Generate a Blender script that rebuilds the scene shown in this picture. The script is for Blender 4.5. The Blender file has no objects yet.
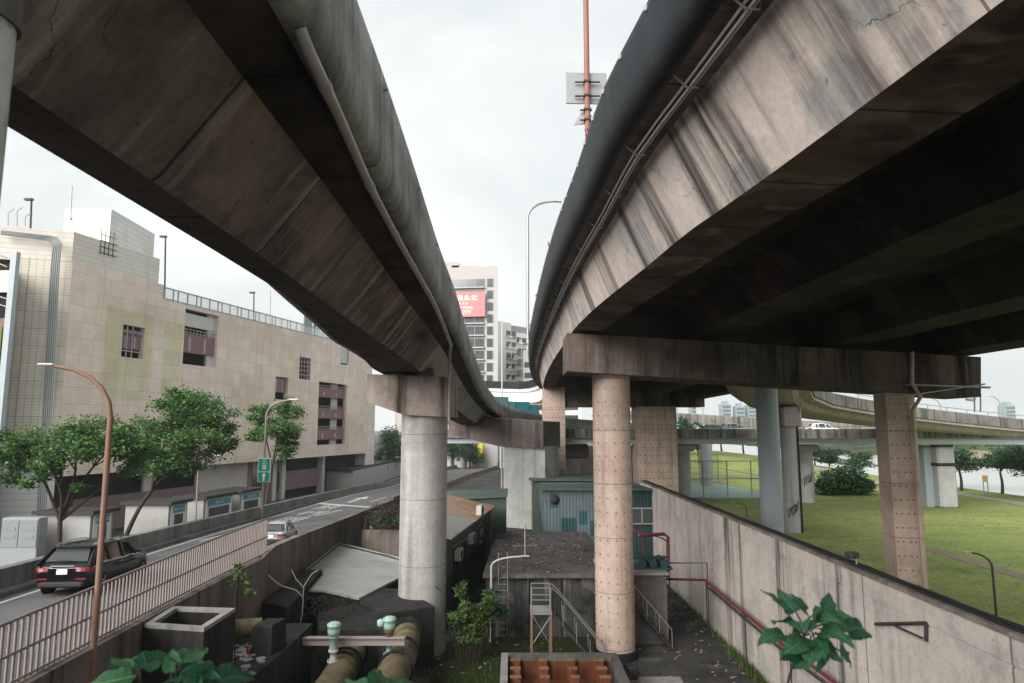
import bpy, math, random
from mathutils import Vector, Matrix
random.seed(7)
R = math.radians
scene = bpy.context.scene
COL = scene.collection
# ------------------------------------------------------------------ camera model
CAMZ = 10.2
FPX, PX, PY = 682.67, 512.0, 341.5
PITCH = math.atan(86.5 / FPX)
def ray(x, y):
    a = (x - PX) / FPX; b = (PY - y) / FPX
    return a, math.cos(PITCH) - b * math.sin(PITCH), math.sin(PITCH) + b * math.cos(PITCH)
def G(x, y, z):                      # where the sight line meets the level z
    a, b, c = ray(x, y); t = (z - CAMZ) / c
    return Vector((a * t, b * t, z))
def P(x, y, Y):                      # where the sight line meets the distance Y
    a, b, c = ray(x, y); t = Y / b
    return Vector((a * t, Y, CAMZ + c * t))
V = Vector
# ------------------------------------------------------------------ mesh builder
class MB:
    def __init__(s): s.v = []; s.f = []; s.m = []; s.s = []
    def add(s, vs, fs, m=0, smooth=False):
        o = len(s.v); s.v += [tuple(p) for p in vs]
        for f in fs: s.f.append([i + o for i in f]); s.m.append(m); s.s.append(smooth)
        return s
    def box(s, c, d, rz=0, m=0, rx=0, ry=0):
        M = Matrix.Rotation(rz, 3, 'Z') @ Matrix.Rotation(ry, 3, 'Y') @ Matrix.Rotation(rx, 3, 'X')
        vs = []
        for z in (-.5, .5):
            for x, y in ((-.5, -.5), (.5, -.5), (.5, .5), (-.5, .5)):
                vs.append(V(c) + M @ V((x * d[0], y * d[1], z * d[2])))
        return s.add(vs, [(3, 2, 1, 0), (4, 5, 6, 7), (0, 1, 5, 4), (1, 2, 6, 5), (2, 3, 7, 6), (3, 0, 4, 7)], m)
    def bx(s, x0, x1, y0, y1, z0, z1, m=0):
        return s.box(((x0 + x1) / 2, (y0 + y1) / 2, (z0 + z1) / 2), (abs(x1 - x0), abs(y1 - y0), abs(z1 - z0)), 0, m)
    def bev(s, c, d, b=.03, rz=0, m=0):     # box with chamfered edges
        hx, hy, hz = d[0] / 2, d[1] / 2, d[2] / 2; b = min(b, hx * .9, hy * .9, hz * .9)
        M = Matrix.Rotation(rz, 3, 'Z'); rings = []
        for z, i in ((-hz, b), (-hz + b, 0), (hz - b, 0), (hz, b)):
            x, y = hx - i, hy - i
            k = b
            ring = [(-x + k, -y), (x - k, -y), (x, -y + k), (x, y - k), (x - k, y), (-x + k, y), (-x, y - k), (-x, -y + k)]
            rings.append([V(c) + M @ V((p[0], p[1], z)) for p in ring])
        return s.loft(rings, True, True, m)
    def loft(s, rings, closed=True, caps=True, m=0, smooth=False):
        n = len(rings[0]); vs = [p for r in rings for p in r]; fs = []
        for i in range(len(rings) - 1):
            for j in range(n if closed else n - 1):
                a = i * n + j; b = i * n + (j + 1) % n
                fs.append((a, b, b + n, a + n))
        s.add(vs, fs, m, smooth)
        if caps and closed:
            s.add(rings[0], [tuple(range(n - 1, -1, -1))], m); s.add(rings[-1], [tuple(range(n))], m)
        return s
    def tube(s, pts, r, n=8, m=0, caps=True, r2=None):
        pts = [V(p) for p in pts]; rings = []; k = len(pts)
        up = None
        for i, p in enumerate(pts):
            t = (pts[min(i + 1, k - 1)] - pts[max(i - 1, 0)]).normalized()
            if up is None:
                a = V((0, 0, 1)) if abs(t.z) < .9 else V((1, 0, 0))
                up = (a - t * a.dot(t)).normalized()
            else: up = (up - t * up.dot(t)).normalized()
            q = t.cross(up); rr = r if r2 is None else r + (r2 - r) * i / max(1, k - 1)
            rings.append([p + (up * math.cos(2 * math.pi * j / n) + q * math.sin(2 * math.pi * j / n)) * rr for j in range(n)])
        return s.loft(rings, True, caps, m, True)
    def cyl(s, c, r, z0, z1, n=32, m=0, r2=None):
        return s.tube([(c[0], c[1], z0), (c[0], c[1], z1)], r, n, m, True, r2)
    def lathe(s, c, prof, n=16, m=0, M=None):   # prof [(r,z)]
        M = M or Matrix.Identity(3)
        rings = [[V(c) + M @ V((r * math.cos(2 * math.pi * j / n), r * math.sin(2 * math.pi * j / n), z)) for j in range(n)] for r, z in prof]
        return s.loft(rings, True, True, m, True)
    def quad(s, a, b, c, d, m=0): return s.add([a, b, c, d], [(0, 1, 2, 3)], m)
    def slab(s, poly, z0, z1, m=0):             # vertical prism over a plan polygon
        return s.loft([[V((p[0], p[1], z0)) for p in poly], [V((p[0], p[1], z1)) for p in poly]], True, True, m)
    def plate(s, poly, d, m=0):                 # polygon in space thickened by vector d
        return s.loft([[V(p) for p in poly], [V(p) + V(d) for p in poly]], True, True, m)
    def build(s, name, mats, parent=None, local=False):
        me = bpy.data.meshes.new(name)
        vs = s.v
        if parent is not None and not local:
            inv = WM[parent.name].inverted(); vs = [tuple(inv @ V(p)) for p in vs]
        me.from_pydata(vs, [], s.f)
        if not isinstance(mats, (list, tuple)): mats = [mats]
        for q in mats: me.materials.append(q)
        me.polygons.foreach_set('material_index', s.m); me.polygons.foreach_set('use_smooth', s.s)
        me.update()
        o = bpy.data.objects.new(name, me); COL.objects.link(o)
        if parent is not None: o.parent = parent
        if parent is not None and local: pass
        WM[o.name] = WM[parent.name] if parent is not None else Matrix.Identity(4)
        return o
WM = {}
def tag(o, label, cat, group=None):
    o['label'] = label; o['category'] = cat
    if group: o['group'] = group
    return o
def thing(name, label, cat, loc=(0, 0, 0), rz=0, group=None, ry=0):
    o = bpy.data.objects.new(name, None); COL.objects.link(o); o.empty_display_size = .3
    o.location = loc; o.rotation_euler = (0, ry, rz)
    WM[o.name] = Matrix.Translation(V(loc)) @ Matrix.Rotation(rz, 4, 'Z') @ Matrix.Rotation(ry, 4, 'Y')
    return tag(o, label, cat, group)
def struct(o, kind='structure'): o['kind'] = kind; return o
def dup(root, loc, label, rz=None, scale=None, ry=None):
    r = root.copy(); COL.objects.link(r); r.location = loc; r['label'] = label
    e = list(root.rotation_euler)
    if rz is not None: e[2] = rz
    if ry is not None: e[1] = ry
    r.rotation_euler = e
    if scale: r.scale = scale
    for ch in list(root.children):
        c = ch.copy(); COL.objects.link(c); c.parent = r
        for g in list(ch.children):
            d = g.copy(); COL.objects.link(d); d.parent = c
    return r
def catmull(pts, step):
    out = []; n = len(pts)
    for i in range(n - 1):
        p0 = pts[max(i - 1, 0)]; p1 = pts[i]; p2 = pts[i + 1]; p3 = pts[min(i + 2, n - 1)]
        if i == 0: p0 = p1 * 2 - p2
        if i == n - 2: p3 = p2 * 2 - p1
        k = max(1, int((p2 - p1).length / step))
        d01 = max((p1 - p0).length ** .5, 1e-4); d12 = max((p2 - p1).length ** .5, 1e-4); d23 = max((p3 - p2).length ** .5, 1e-4)
        m1 = (p2 - p1) + d12 * ((p1 - p0) / d01 - (p2 - p0) / (d01 + d12))
        m2 = (p2 - p1) + d12 * ((p3 - p2) / d23 - (p3 - p1) / (d12 + d23))
        for j in range(k):
            t = j / k
            out.append(p1 * (2*t**3 - 3*t*t + 1) + m1 * (t**3 - 2*t*t + t) + p2 * (-2*t**3 + 3*t*t) + m2 * (t**3 - t*t))
    out.append(pts[-1].copy()); return out
def frames(path):
    fr = []
    for i, p in enumerate(path):
        t = path[min(i + 1, len(path) - 1)] - path[max(i - 1, 0)]; t.z = 0; t.normalize()
        fr.append((p, V((t.y, -t.x, 0))))
    return fr
def sweep(mb, fr, prof, closed=True, m=0, smooth=False):
    rings = []
    for p, n in fr:
        pr = prof(p) if callable(prof) else prof
        rings.append([p + n * o + V((0, 0, z)) for o, z in pr])
    return mb.loft(rings, closed, closed, m, smooth)
# ------------------------------------------------------------------ materials
def nodes(name):
    m = bpy.data.materials.new(name); m.use_nodes = True
    nt = m.node_tree; b = nt.nodes['Principled BSDF']
    return m, nt, b
def mth(nt, op, a, b=None, c=None):
    n = nt.nodes.new('ShaderNodeMath'); n.operation = op
    for i, q in enumerate((a, b, c)):
        if q is None: continue
        if isinstance(q, (int, float)): n.inputs[i].default_value = q
        else: nt.links.new(q, n.inputs[i])
    return n.outputs[0]
def noise(nt, vec, sc, scale3=(1, 1, 1), det=4, rough=.6, dist=0):
    mp = nt.nodes.new('ShaderNodeMapping'); mp.inputs['Scale'].default_value = scale3
    nt.links.new(vec, mp.inputs['Vector'])
    n = nt.nodes.new('ShaderNodeTexNoise'); n.inputs['Scale'].default_value = sc
    n.inputs['Detail'].default_value = det; n.inputs['Roughness'].default_value = rough; n.inputs['Distortion'].default_value = dist
    nt.links.new(mp.outputs[0], n.inputs['Vector']); return n.outputs['Fac']
def rmp(nt, fac, a, b):
    n = nt.nodes.new('ShaderNodeMapRange'); n.inputs['From Min'].default_value = a; n.inputs['From Max'].default_value = b
    nt.links.new(fac, n.inputs['Value']); return n.outputs[0]
def mix(nt, fac, a, b, mode='MIX'):
    n = nt.nodes.new('ShaderNodeMix'); n.data_type = 'RGBA'; n.blend_type = mode
    if isinstance(fac, (int, float)): n.inputs[0].default_value = fac
    else: nt.links.new(fac, n.inputs[0])
    for i, q in ((6, a), (7, b)):
        if isinstance(q, tuple): n.inputs[i].default_value = (*q, 1)
        else: nt.links.new(q, n.inputs[i])
    return n.outputs[2]
def pos(nt): return nt.nodes.new('ShaderNodeNewGeometry').outputs['Position']
def objc(nt): return nt.nodes.new('ShaderNodeTexCoord').outputs['Object']
def bump(nt, b, h, st, d=.02):
    n = nt.nodes.new('ShaderNodeBump'); n.inputs['Strength'].default_value = st; n.inputs['Distance'].default_value = d
    nt.links.new(h, n.inputs['Height']); nt.links.new(n.outputs[0], b.inputs['Normal'])
def sep(nt, v):
    n = nt.nodes.new('ShaderNodeSeparateXYZ'); nt.links.new(v, n.inputs[0]); return n.outputs
def setb(nt, b, col, rough=.9, metal=0, spec=.3):
    if isinstance(col, tuple): b.inputs['Base Color'].default_value = (*col, 1)
    else: nt.links.new(col, b.inputs['Base Color'])
    if isinstance(rough, (int, float)): b.inputs['Roughness'].default_value = rough
    else: nt.links.new(rough, b.inputs['Roughness'])
    b.inputs['Metallic'].default_value = metal; b.inputs['Specular IOR Level'].default_value = spec
def concrete(name, base, dark, streak=.5, blotch=.5, light=None, lt=0, sf=1.6, bf=.35, rough=.9, joint=None, patch=None, crack=0, jw=.012, sx=1, stains=None, fm=(.62, 1.34)):
    m, nt, b = nodes(name); p = pos(nt)
    c = mix(nt, mth(nt, 'MULTIPLY', rmp(nt, noise(nt, p, bf, det=8, rough=.65, dist=.6), .42, .68), blotch), base, dark)
    if patch: c = mix(nt, mth(nt, 'MULTIPLY', rmp(nt, noise(nt, p, .5, det=3, dist=.4), .55, .6), patch[1]), c, patch[0])
    st = mth(nt, 'MULTIPLY', rmp(nt, noise(nt, p, sf, (sx, 1, .05), det=6, rough=.7), .49, .66), rmp(nt, noise(nt, p, .3, (sx, 1, .3), det=3), .36, .54))
    c = mix(nt, mth(nt, 'MULTIPLY', st, streak), c, tuple(q * .55 for q in dark))
    if lt: c = mix(nt, mth(nt, 'MULTIPLY', rmp(nt, noise(nt, p, 2.4, (sx, 1, .07), det=5), .54, .68), lt), c, light or tuple(min(1, q * 1.7) for q in base))
    fine = noise(nt, p, 9, det=6, rough=.75)
    c = mix(nt, 1.0, c, mix(nt, fine, (fm[0],) * 3, (fm[1], fm[1] * .985, fm[1] * .97)), 'MULTIPLY')
    c = mix(nt, 1.0, c, mix(nt, noise(nt, p, 2.1, det=5, rough=.6, dist=.3), (.74, .74, .74), (1.24, 1.23, 1.22)), 'MULTIPLY')
    spots = rmp(nt, noise(nt, p, 4.5, det=2), .70, .74)
    c = mix(nt, mth(nt, 'MULTIPLY', spots, .5), c, tuple(q * .5 for q in dark))
    if crack:
        vn = nt.nodes.new('ShaderNodeTexVoronoi'); vn.feature = 'DISTANCE_TO_EDGE'; vn.inputs['Scale'].default_value = .33
        wv = nt.nodes.new('ShaderNodeTexNoise'); wv.inputs['Scale'].default_value = 1.3; wv.inputs['Detail'].default_value = 5
        nt.links.new(p, wv.inputs['Vector'])
        av = nt.nodes.new('ShaderNodeVectorMath'); av.operation = 'ADD'; nt.links.new(p, av.inputs[0]); nt.links.new(wv.outputs['Color'], av.inputs[1])
        nt.links.new(av.outputs[0], vn.inputs['Vector'])
        cr = mth(nt, 'MULTIPLY', mth(nt, 'LESS_THAN', vn.outputs['Distance'], .002), rmp(nt, noise(nt, p, .4, det=2), .45, .55))
        c = mix(nt, mth(nt, 'MULTIPLY', cr, crack), c, tuple(q * .3 for q in dark))
    if stains:
        xyz = sep(nt, p); wob = mth(nt, 'MULTIPLY', mth(nt, 'SUBTRACT', noise(nt, p, 2.2, (sx, 1, .15), det=5), .5), .8)
        for ax, c0, hw, am in stains:
            d = mth(nt, 'ABSOLUTE', mth(nt, 'ADD', mth(nt, 'SUBTRACT', xyz[ax], c0), wob))
            k = mth(nt, 'MULTIPLY', rmp(nt, d, hw, hw * .35), am)
            c = mix(nt, mth(nt, 'MULTIPLY', k, rmp(nt, noise(nt, p, 5, (sx, 1, .05), det=5), .3, .6)), c, tuple(q * .3 for q in dark))
    if joint:
        xyz = sep(nt, p)
        for ax, L, off in joint:
            fr = mth(nt, 'FRACT', mth(nt, 'ADD', mth(nt, 'DIVIDE', xyz[ax], L), off))
            j = mth(nt, 'LESS_THAN', mth(nt, 'ABSOLUTE', mth(nt, 'SUBTRACT', fr, .5)), jw / L)
            c = mix(nt, mth(nt, 'MULTIPLY', j, .75), c, tuple(q * .35 for q in dark))
    setb(nt, b, c, rough, 0, .25)
    bump(nt, b, mth(nt, 'ADD', fine, noise(nt, p, 1.3, det=6)), .35, .02)
    return m
def paint(name, col, rough=.5, metal=0, var=.15, rust=0, rustcol=(.16, .06, .03), spec=.4, sc=3):
    m, nt, b = nodes(name); p = pos(nt)
    n = noise(nt, p, sc, det=5, rough=.7)
    c = mix(nt, n, tuple(q * (1 - var) for q in col), tuple(min(1, q * (1 + var)) for q in col))
    if rust: c = mix(nt, mth(nt, 'MULTIPLY', rmp(nt, noise(nt, p, sc * .7, (1, 1, .5), det=8, rough=.7), .5, .62), rust), c, rustcol)
    setb(nt, b, c, rough, metal, spec)
    return m
def leafmat(name, c0, c1, c2, trans=.25):
    m, nt, b = nodes(name); g = nt.nodes.new('ShaderNodeNewGeometry')
    n = noise(nt, g.outputs['Position'], .9, det=2)
    rp = nt.nodes.new('ShaderNodeValToRGB'); e = rp.color_ramp.elements
    e[0].color = (*c0, 1); e[1].color = (*c2, 1); e[1].position = .95; x = e.new(.5); x.color = (*c1, 1)
    oi = nt.nodes.new('ShaderNodeObjectInfo')
    rnd = mth(nt, 'FRACT', mth(nt, 'ADD', g.outputs['Random Per Island'], mth(nt, 'MULTIPLY', oi.outputs['Random'], 3.7)))
    f = mth(nt, 'ADD', mth(nt, 'MULTIPLY', rnd, .55), mth(nt, 'MULTIPLY', n, .5))
    nt.links.new(f, rp.inputs[0]); setb(nt, b, rp.outputs[0], .55, 0, .35)
    tr = nt.nodes.new('ShaderNodeBsdfTranslucent'); nt.links.new(rp.outputs[0], tr.inputs[0])
    ms = nt.nodes.new('ShaderNodeMixShader'); ms.inputs[0].default_value = trans
    nt.links.new(b.outputs[0], ms.inputs[1]); nt.links.new(tr.outputs[0], ms.inputs[2])
    nt.links.new(ms.outputs[0], nt.nodes['Material Output'].inputs['Surface'])
    return m
def glass(name, col, rough=.08, spec=.6):
    m, nt, b = nodes(name); setb(nt, b, col, rough, 0, spec); return m
M = {}
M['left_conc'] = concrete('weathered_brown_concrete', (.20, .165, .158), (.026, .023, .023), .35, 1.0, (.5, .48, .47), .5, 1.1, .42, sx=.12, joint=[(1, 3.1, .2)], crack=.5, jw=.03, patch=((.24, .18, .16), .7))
M['left_slab'] = concrete('slab_shade_concrete', (.075, .06, .056), (.013, .012, .012), .0, .95, bf=.5, joint=[(1, 3.1, .2)], jw=.02)  # shade beneath the left ramp slab is put into this base colour
M['soffit_shade'] = concrete('soffit_shade_concrete', (.075, .06, .055), (.018, .017, .016), .3, .9, joint=[(1, 4.0, .4)], crack=.8, jw=.03)  # left girder soffit: grime, with the under-deck shade painted into the colour
M['dark_soffit'] = concrete('grimy_shade_dark_concrete', (.045, .034, .03), (.008, .007, .0068), .5, .85, joint=[(1, 4.0, .4)], jw=.03, crack=.5, patch=((.07, .055, .049), .7))  # grimy concrete, base colour sunk near black to hold the under-deck shade
M['left_parapet'] = concrete('rain_stained_grey_parapet_concrete', (.30, .30, .298), (.06, .06, .062), .5, .7, (.48, .48, .48), .3, 3.4, .5, sx=.03, joint=[(1, 7.0, .1)], jw=.025)
M['right_web'] = concrete('pale_pinkish_web_concrete', (.72, .63, .57), (.18, .165, .155), 1.0, .25, (.62, .57, .53), .6, .95, .25, joint=[(1, 5.2, .3)], patch=((.42, .42, .415), .85), crack=.7, jw=.02, sx=.1, stains=[(1, 8.0, .5, .8), (1, 11.2, .7, .95), (1, 12.6, .25, .9), (1, 15.0, .5, .9), (1, 17.4, .35, .9), (1, 21, .5, .9), (1, 25, .7, .9), (1, 29, .4, .8)])
M['right_parapet'] = concrete('blue_black_parapet_coating', (.011, .014, .018), (.004, .005, .006), .6, .6, (.04, .046, .05), .3, 2.4, .5, sx=.03, rough=.6, joint=[(1, 4.0, .3)], jw=.04)
M['overhang'] = concrete('brown_overhang_concrete', (.24, .185, .16), (.05, .042, .038), .6, .8, sx=.2, joint=[(1, 2.6, .3)], jw=.03)
M['cap'] = concrete('pinkish_brown_cap_concrete', (.17, .135, .118), (.03, .026, .025), 1.0, .75, (.33, .3, .28), .3, 1.1, .3, crack=.6, stains=[(0, 15.5, 1.2, .8), (0, 18.6, .9, .9), (0, 12.0, .8, .7), (0, 20.5, .5, .9)], joint=[(0, 2.4, .1)], jw=.015)
M['cap_l'] = concrete('stained_grey_cap_concrete', (.30, .255, .225), (.075, .058, .05), 1.0, .6, (.4, .38, .35), .3, .9, .5, crack=.35, stains=[(0, -5.15, .4, .9), (0, -3.15, .35, .9)])
M['pier'] = concrete('pale_grey_pier_concrete', (.40, .40, .385), (.17, .165, .155), .55, .45, (.5, .5, .49), .2, 1.1, .3, joint=[(2, 3.0, .2)], jw=.012)
M['pink'] = concrete('pink_painted_steel_jacket', (.56, .44, .38), (.27, .195, .16), .55, .5, (.64, .54, .49), .3, 1.8, .4, rough=.6, joint=[(2, 2.4, .3)], jw=.014)
M['pink_bolt'] = paint('rusty_bolt_heads', (.24, .145, .11), .7, 0, .4, .5)
M['bluegrey'] = paint('blue_grey_painted_column', (.33, .375, .41), .5, 0, .08, .12, (.2, .22, .23))
M['palegrey'] = concrete('pale_column_concrete', (.45, .46, .47), (.24, .25, .25), .5, .35)
M['wall'] = concrete('cream_flood_wall_concrete', (.57, .515, .47), (.22, .2, .185), .6, .35, (.52, .49, .46), .35, .9, .22, joint=[(1, 6.0, .05)], patch=((.35, .35, .345), .55), crack=.4, jw=.03, stains=[(1, 33.6, .55, 1.0), (1, 31.6, .3, .8), (1, 27.2, .35, .9), (1, 22.3, .3, 1.0), (1, 21.4, .25, .5), (1, 38.2, .2, .5)])
M['wallcap'] = concrete('mossy_dark_coping', (.24, .215, .19), (.03, .03, .027), .2, .9, bf=1.2)
M['darkconc'] = concrete('blackened_old_concrete', (.027, .027, .027), (.008, .008, .008), .7, .7, (.1, .1, .1), .25, 2, .6)
M['midconc'] = concrete('weathered_grey_concrete', (.14, .135, .13), (.045, .043, .042), .6, .7, (.22, .22, .21), .3)
M['rimconc'] = concrete('pale_worn_concrete', (.3, .29, .28), (.12, .115, .11), .5, .6)
M['lightconc'] = concrete('light_grey_concrete', (.36, .355, .34), (.17, .16, .15), .4, .5)
M['beigeramp'] = concrete('beige_ramp_concrete', (.40, .35, .37), (.23, .2, .21), .5, .4)
M['farparapet'] = concrete('stained_far_parapet', (.2, .19, .175), (.05, .05, .05), .9, .6, (.36, .35, .33), .5, .8, .5, joint=[(0, 3.0, .1)], jw=.08)
M['bluegirder'] = paint('pale_blue_girder_paint', (.36, .40, .42), .5, 0, .08, .15, (.22, .2, .18))
M['steel'] = paint('galvanised_steel', (.33, .34, .35), .45, .5, .15, .1)
M['darksteel'] = paint('dark_steel', (.05, .05, .052), .5, .3, .2, .2)
M['rustpole'] = paint('rusty_lamp_post', (.20, .12, .085), .7, 0, .2, .7, (.24, .095, .05))
M['pinkpole'] = paint('faded_red_pole', (.27, .12, .09), .6, 0, .2, .3)
M['whitepaint'] = paint('white_paint', (.72, .72, .7), .5, 0, .08, .08, (.4, .37, .33))
M['boothwall'] = paint('dull_grey_booth_wall', (.33, .325, .31), .7, 0, .1, .25, (.22, .21, .2))
M['offwhite'] = paint('off_white_paint', (.50, .49, .46), .6, 0, .1, .2, (.33, .3, .26))
M['pvc'] = paint('grey_plastic_pipe', (.33, .31, .3), .45, 0, .2, .3, (.14, .12, .11))
M['rail_pink'] = paint('dull_pinkish_railing_paint', (.25, .21, .195), .55, 0, .15, .3, (.16, .09, .07))
M['red'] = paint('dark_red_pipe_paint', (.15, .02, .027), .45, 0, .2, .2, (.1, .03, .02))
M['teal'] = paint('teal_paint', (.025, .075, .09), .6, 0, .3, .5, (.04, .045, .045))
M['signteal'] = paint('teal_sign_face', (.03, .26, .30), .4)
M['green_sign'] = paint('green_road_sign_face', (.0, .26, .16), .4, 0, .05)
M['yellow'] = paint('yellow_sign_face', (.75, .62, .02), .5)
M['billboard'] = paint('coral_billboard_face', (.66, .19, .19), .6, 0, .03)
M['white'] = paint('white_sign_lettering', (.85, .85, .83), .5, 0, .02)
M['rubber'] = paint('tyre_rubber', (.012, .012, .012), .8)
M['black_car'] = glass('black_car_paint', (.006, .006, .007), .12, .6)
M['silver_car'] = glass('silver_car_paint', (.38, .39, .40), .25, .6)
M['white_car'] = glass('white_car_paint', (.7, .7, .7), .25, .5)
M['blue_truck'] = paint('teal_blue_truck_paint', (.03, .17, .2), .45)
M['car_glass'] = glass('car_window_glass', (.015, .018, .02), .05, .9)
M['rear_glass'] = glass('grey_rear_glass', (.05, .056, .056), .15, .6)
M['taillight'] = glass('red_tail_lamp_plastic', (.17, .008, .014), .15, .6)
M['plastic'] = paint('black_trim_plastic', (.02, .02, .021), .6)
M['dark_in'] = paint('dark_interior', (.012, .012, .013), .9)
M['mauve'] = paint('mauve_parapet_paint', (.215, .115, .12), .7, 0, .12, .15, (.12, .07, .07))
M['mauve_d'] = paint('dull_mauve_wall_paint', (.19, .125, .13), .7, 0, .12)
M['louvre'] = paint('lime_green_louvre', (.24, .33, .06), .5)
M['winglass'] = glass('dark_window_glass', (.05, .065, .07), .1, .7)
M['valve'] = paint('pale_green_valve_paint', (.30, .48, .42), .55, 0, .15, .2, (.3, .2, .12))
M['pipe'] = concrete('grimy_ochre_main_pipe', (.185, .15, .075), (.045, .04, .03), .6, .8, (.26, .22, .13), .4, 2.2, .9)
M['rust'] = concrete('orange_rusty_steel', (.17, .055, .025), (.06, .025, .016), .8, .7, (.36, .2, .12), .3, 2.2, .9)
M['rusttop'] = concrete('dusty_rust_top', (.24, .125, .08), (.1, .06, .04), 0, .7, bf=2)
M['rustroof'] = paint('rusty_sheet_roof', (.34, .23, .17), .75, 0, .25, .6, (.22, .1, .055), .2, .8)
M['paleroof'] = paint('pale_grey_sheet_roof', (.29, .295, .28), .7, 0, .12, .45, (.19, .185, .17), .2, .8)
M['greenroof'] = paint('grey_green_sheet_roof', (.085, .125, .108), .6, 0, .2, .5, (.075, .08, .07), .3, .8)
M['greenwall'] = paint('green_sheet_wall', (.065, .095, .075), .6, 0, .2, .5, (.045, .05, .042), .3, .8)
M['apt'] = paint('pinkish_grey_tile_wall', (.385, .365, .352), .7, 0, .05)
M['aptwhite'] = paint('white_tile_wall', (.8, .79, .77), .6, 0, .06, .2, (.4, .38, .35), .3, .4)
M['bark'] = concrete('dark_bark', (.055, .042, .034), (.02, .016, .014), .6, .6, sf=6)
M['skyline'] = paint('far_tower_wall', (.2, .27, .29), .6)
M['reeds'] = paint('tan_reeds', (.27, .225, .16), .9, 0, .25, sc=.3)
M['hairs'] = paint('grey_dry_twig', (.22, .19, .16), .8)
M['leaf_tree'] = leafmat('street_tree_leaves', (.022, .06, .02), (.055, .135, .036), (.15, .27, .065))
M['leaf_dark'] = leafmat('dark_evergreen_leaves', (.02, .055, .028), (.042, .105, .046), (.085, .17, .06))
M['leaf_yard'] = leafmat('yard_shrub_leaves', (.02, .05, .012), (.055, .11, .025), (.20, .26, .08))
M['leaf_fore'] = leafmat('foreground_leaves', (.014, .06, .03), (.03, .12, .06), (.07, .19, .075), .35)
M['leaf_vein'] = paint('pale_leaf_vein', (.10, .22, .10), .5)
M['grassblade'] = leafmat('grass_blades', (.03, .06, .012), (.06, .10, .02), (.12, .16, .04), .2)
def facade_mat(name, base, px, pz, lw, linecol, var, stain, mesh=0):
    m, nt, b = nodes(name); o = objc(nt); xyz = sep(nt, o)
    u = mth(nt, 'DIVIDE', xyz[0], px); w = mth(nt, 'DIVIDE', xyz[2], pz)
    cell = nt.nodes.new('ShaderNodeCombineXYZ'); nt.links.new(mth(nt, 'FLOOR', u), cell.inputs[0]); nt.links.new(mth(nt, 'FLOOR', w), cell.inputs[2])
    wn = nt.nodes.new('ShaderNodeTexWhiteNoise'); nt.links.new(cell.outputs[0], wn.inputs[0])
    c = mix(nt, wn.outputs[0], tuple(q * (1 - var) for q in base), tuple(q * (1 + var) for q in base))
    c = mix(nt, mth(nt, 'MULTIPLY', rmp(nt, noise(nt, o, .12, det=5), .45, .65), stain), c, tuple(q * k for q, k in zip(base, (.72, .66, .6))))
    c = mix(nt, mth(nt, 'MULTIPLY', rmp(nt, noise(nt, o, .9, (1, 1, .08), det=4), .55, .75), stain), c, tuple(q * .6 for q in base))
    ln = mth(nt, 'MAXIMUM', mth(nt, 'LESS_THAN', mth(nt, 'FRACT', u), lw / px), mth(nt, 'LESS_THAN', mth(nt, 'FRACT', w), lw / pz))
    c = mix(nt, mth(nt, 'MULTIPLY', ln, .8), c, linecol)
    if mesh:
        m2 = mth(nt, 'MAXIMUM', mth(nt, 'LESS_THAN', mth(nt, 'FRACT', mth(nt, 'MULTIPLY', u, 6)), .2), mth(nt, 'LESS_THAN', mth(nt, 'FRACT', mth(nt, 'MULTIPLY', w, 6)), .2))
        c = mix(nt, mth(nt, 'MULTIPLY', m2, mesh), c, linecol)
    c = mix(nt, 1.0, c, mix(nt, noise(nt, o, .5, det=7, rough=.7), (.78, .77, .76), (1.2, 1.2, 1.2)), 'MULTIPLY')
    setb(nt, b, c, .7, 0, .3)
    bump(nt, b, ln, -.4, .03); return m
M['panel'] = facade_mat('tan_perforated_panels', (.77, .65, .56), 1.5, 1.55, .045, (.40, .33, .28), .07, .6, .3)
M['panel_g'] = facade_mat('greenish_perforated_panels', (.64, .59, .42), 1.5, 1.55, .045, (.38, .34, .24), .08, .6, .3)
M['panel_l'] = facade_mat('pale_mesh_panels', (.68, .63, .53), 1.9, 1.6, .06, (.34, .31, .26), .08, .6, .4)
M['siding'] = facade_mat('cream_horizontal_siding', (.68, .64, .57), 40, .45, .035, (.36, .33, .29), .02, .35)
M['siding_w'] = facade_mat('white_horizontal_siding', (.72, .71, .68), 40, .55, .05, (.42, .41, .39), .02, .3)
M['rowwall'] = facade_mat('cream_ground_floor_wall', (.50, .46, .42), 3.5, 40, .04, (.25, .22, .2), .04, .4)
def corrug(name, base, patches):
    m, nt, b = nodes(name); o = pos(nt); xyz = sep(nt, o)
    s_ = mth(nt, 'SINE', mth(nt, 'MULTIPLY', xyz[0], 26))
    c = base
    for (x0, x1, z0, z1, colr) in patches:
        k = mth(nt, 'MULTIPLY', mth(nt, 'MULTIPLY', mth(nt, 'GREATER_THAN', xyz[0], x0), mth(nt, 'LESS_THAN', xyz[0], x1)), mth(nt, 'MULTIPLY', mth(nt, 'GREATER_THAN', xyz[2], z0), mth(nt, 'LESS_THAN', xyz[2], z1)))
        c = mix(nt, k, c, colr)
    c = mix(nt, 1.0, c, mix(nt, noise(nt, o, 1.2, (1, 1, .3), det=6), (.65, .65, .65), (1.25, 1.25, 1.25)), 'MULTIPLY')
    c = mix(nt, mth(nt, 'MULTIPLY', rmp(nt, noise(nt, o, 1.5, (1, 1, .2), det=6), .58, .68), .5), c, (.08, .07, .06))
    setb(nt, b, c, .6); bump(nt, b, s_, .35, .03); return m
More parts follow.
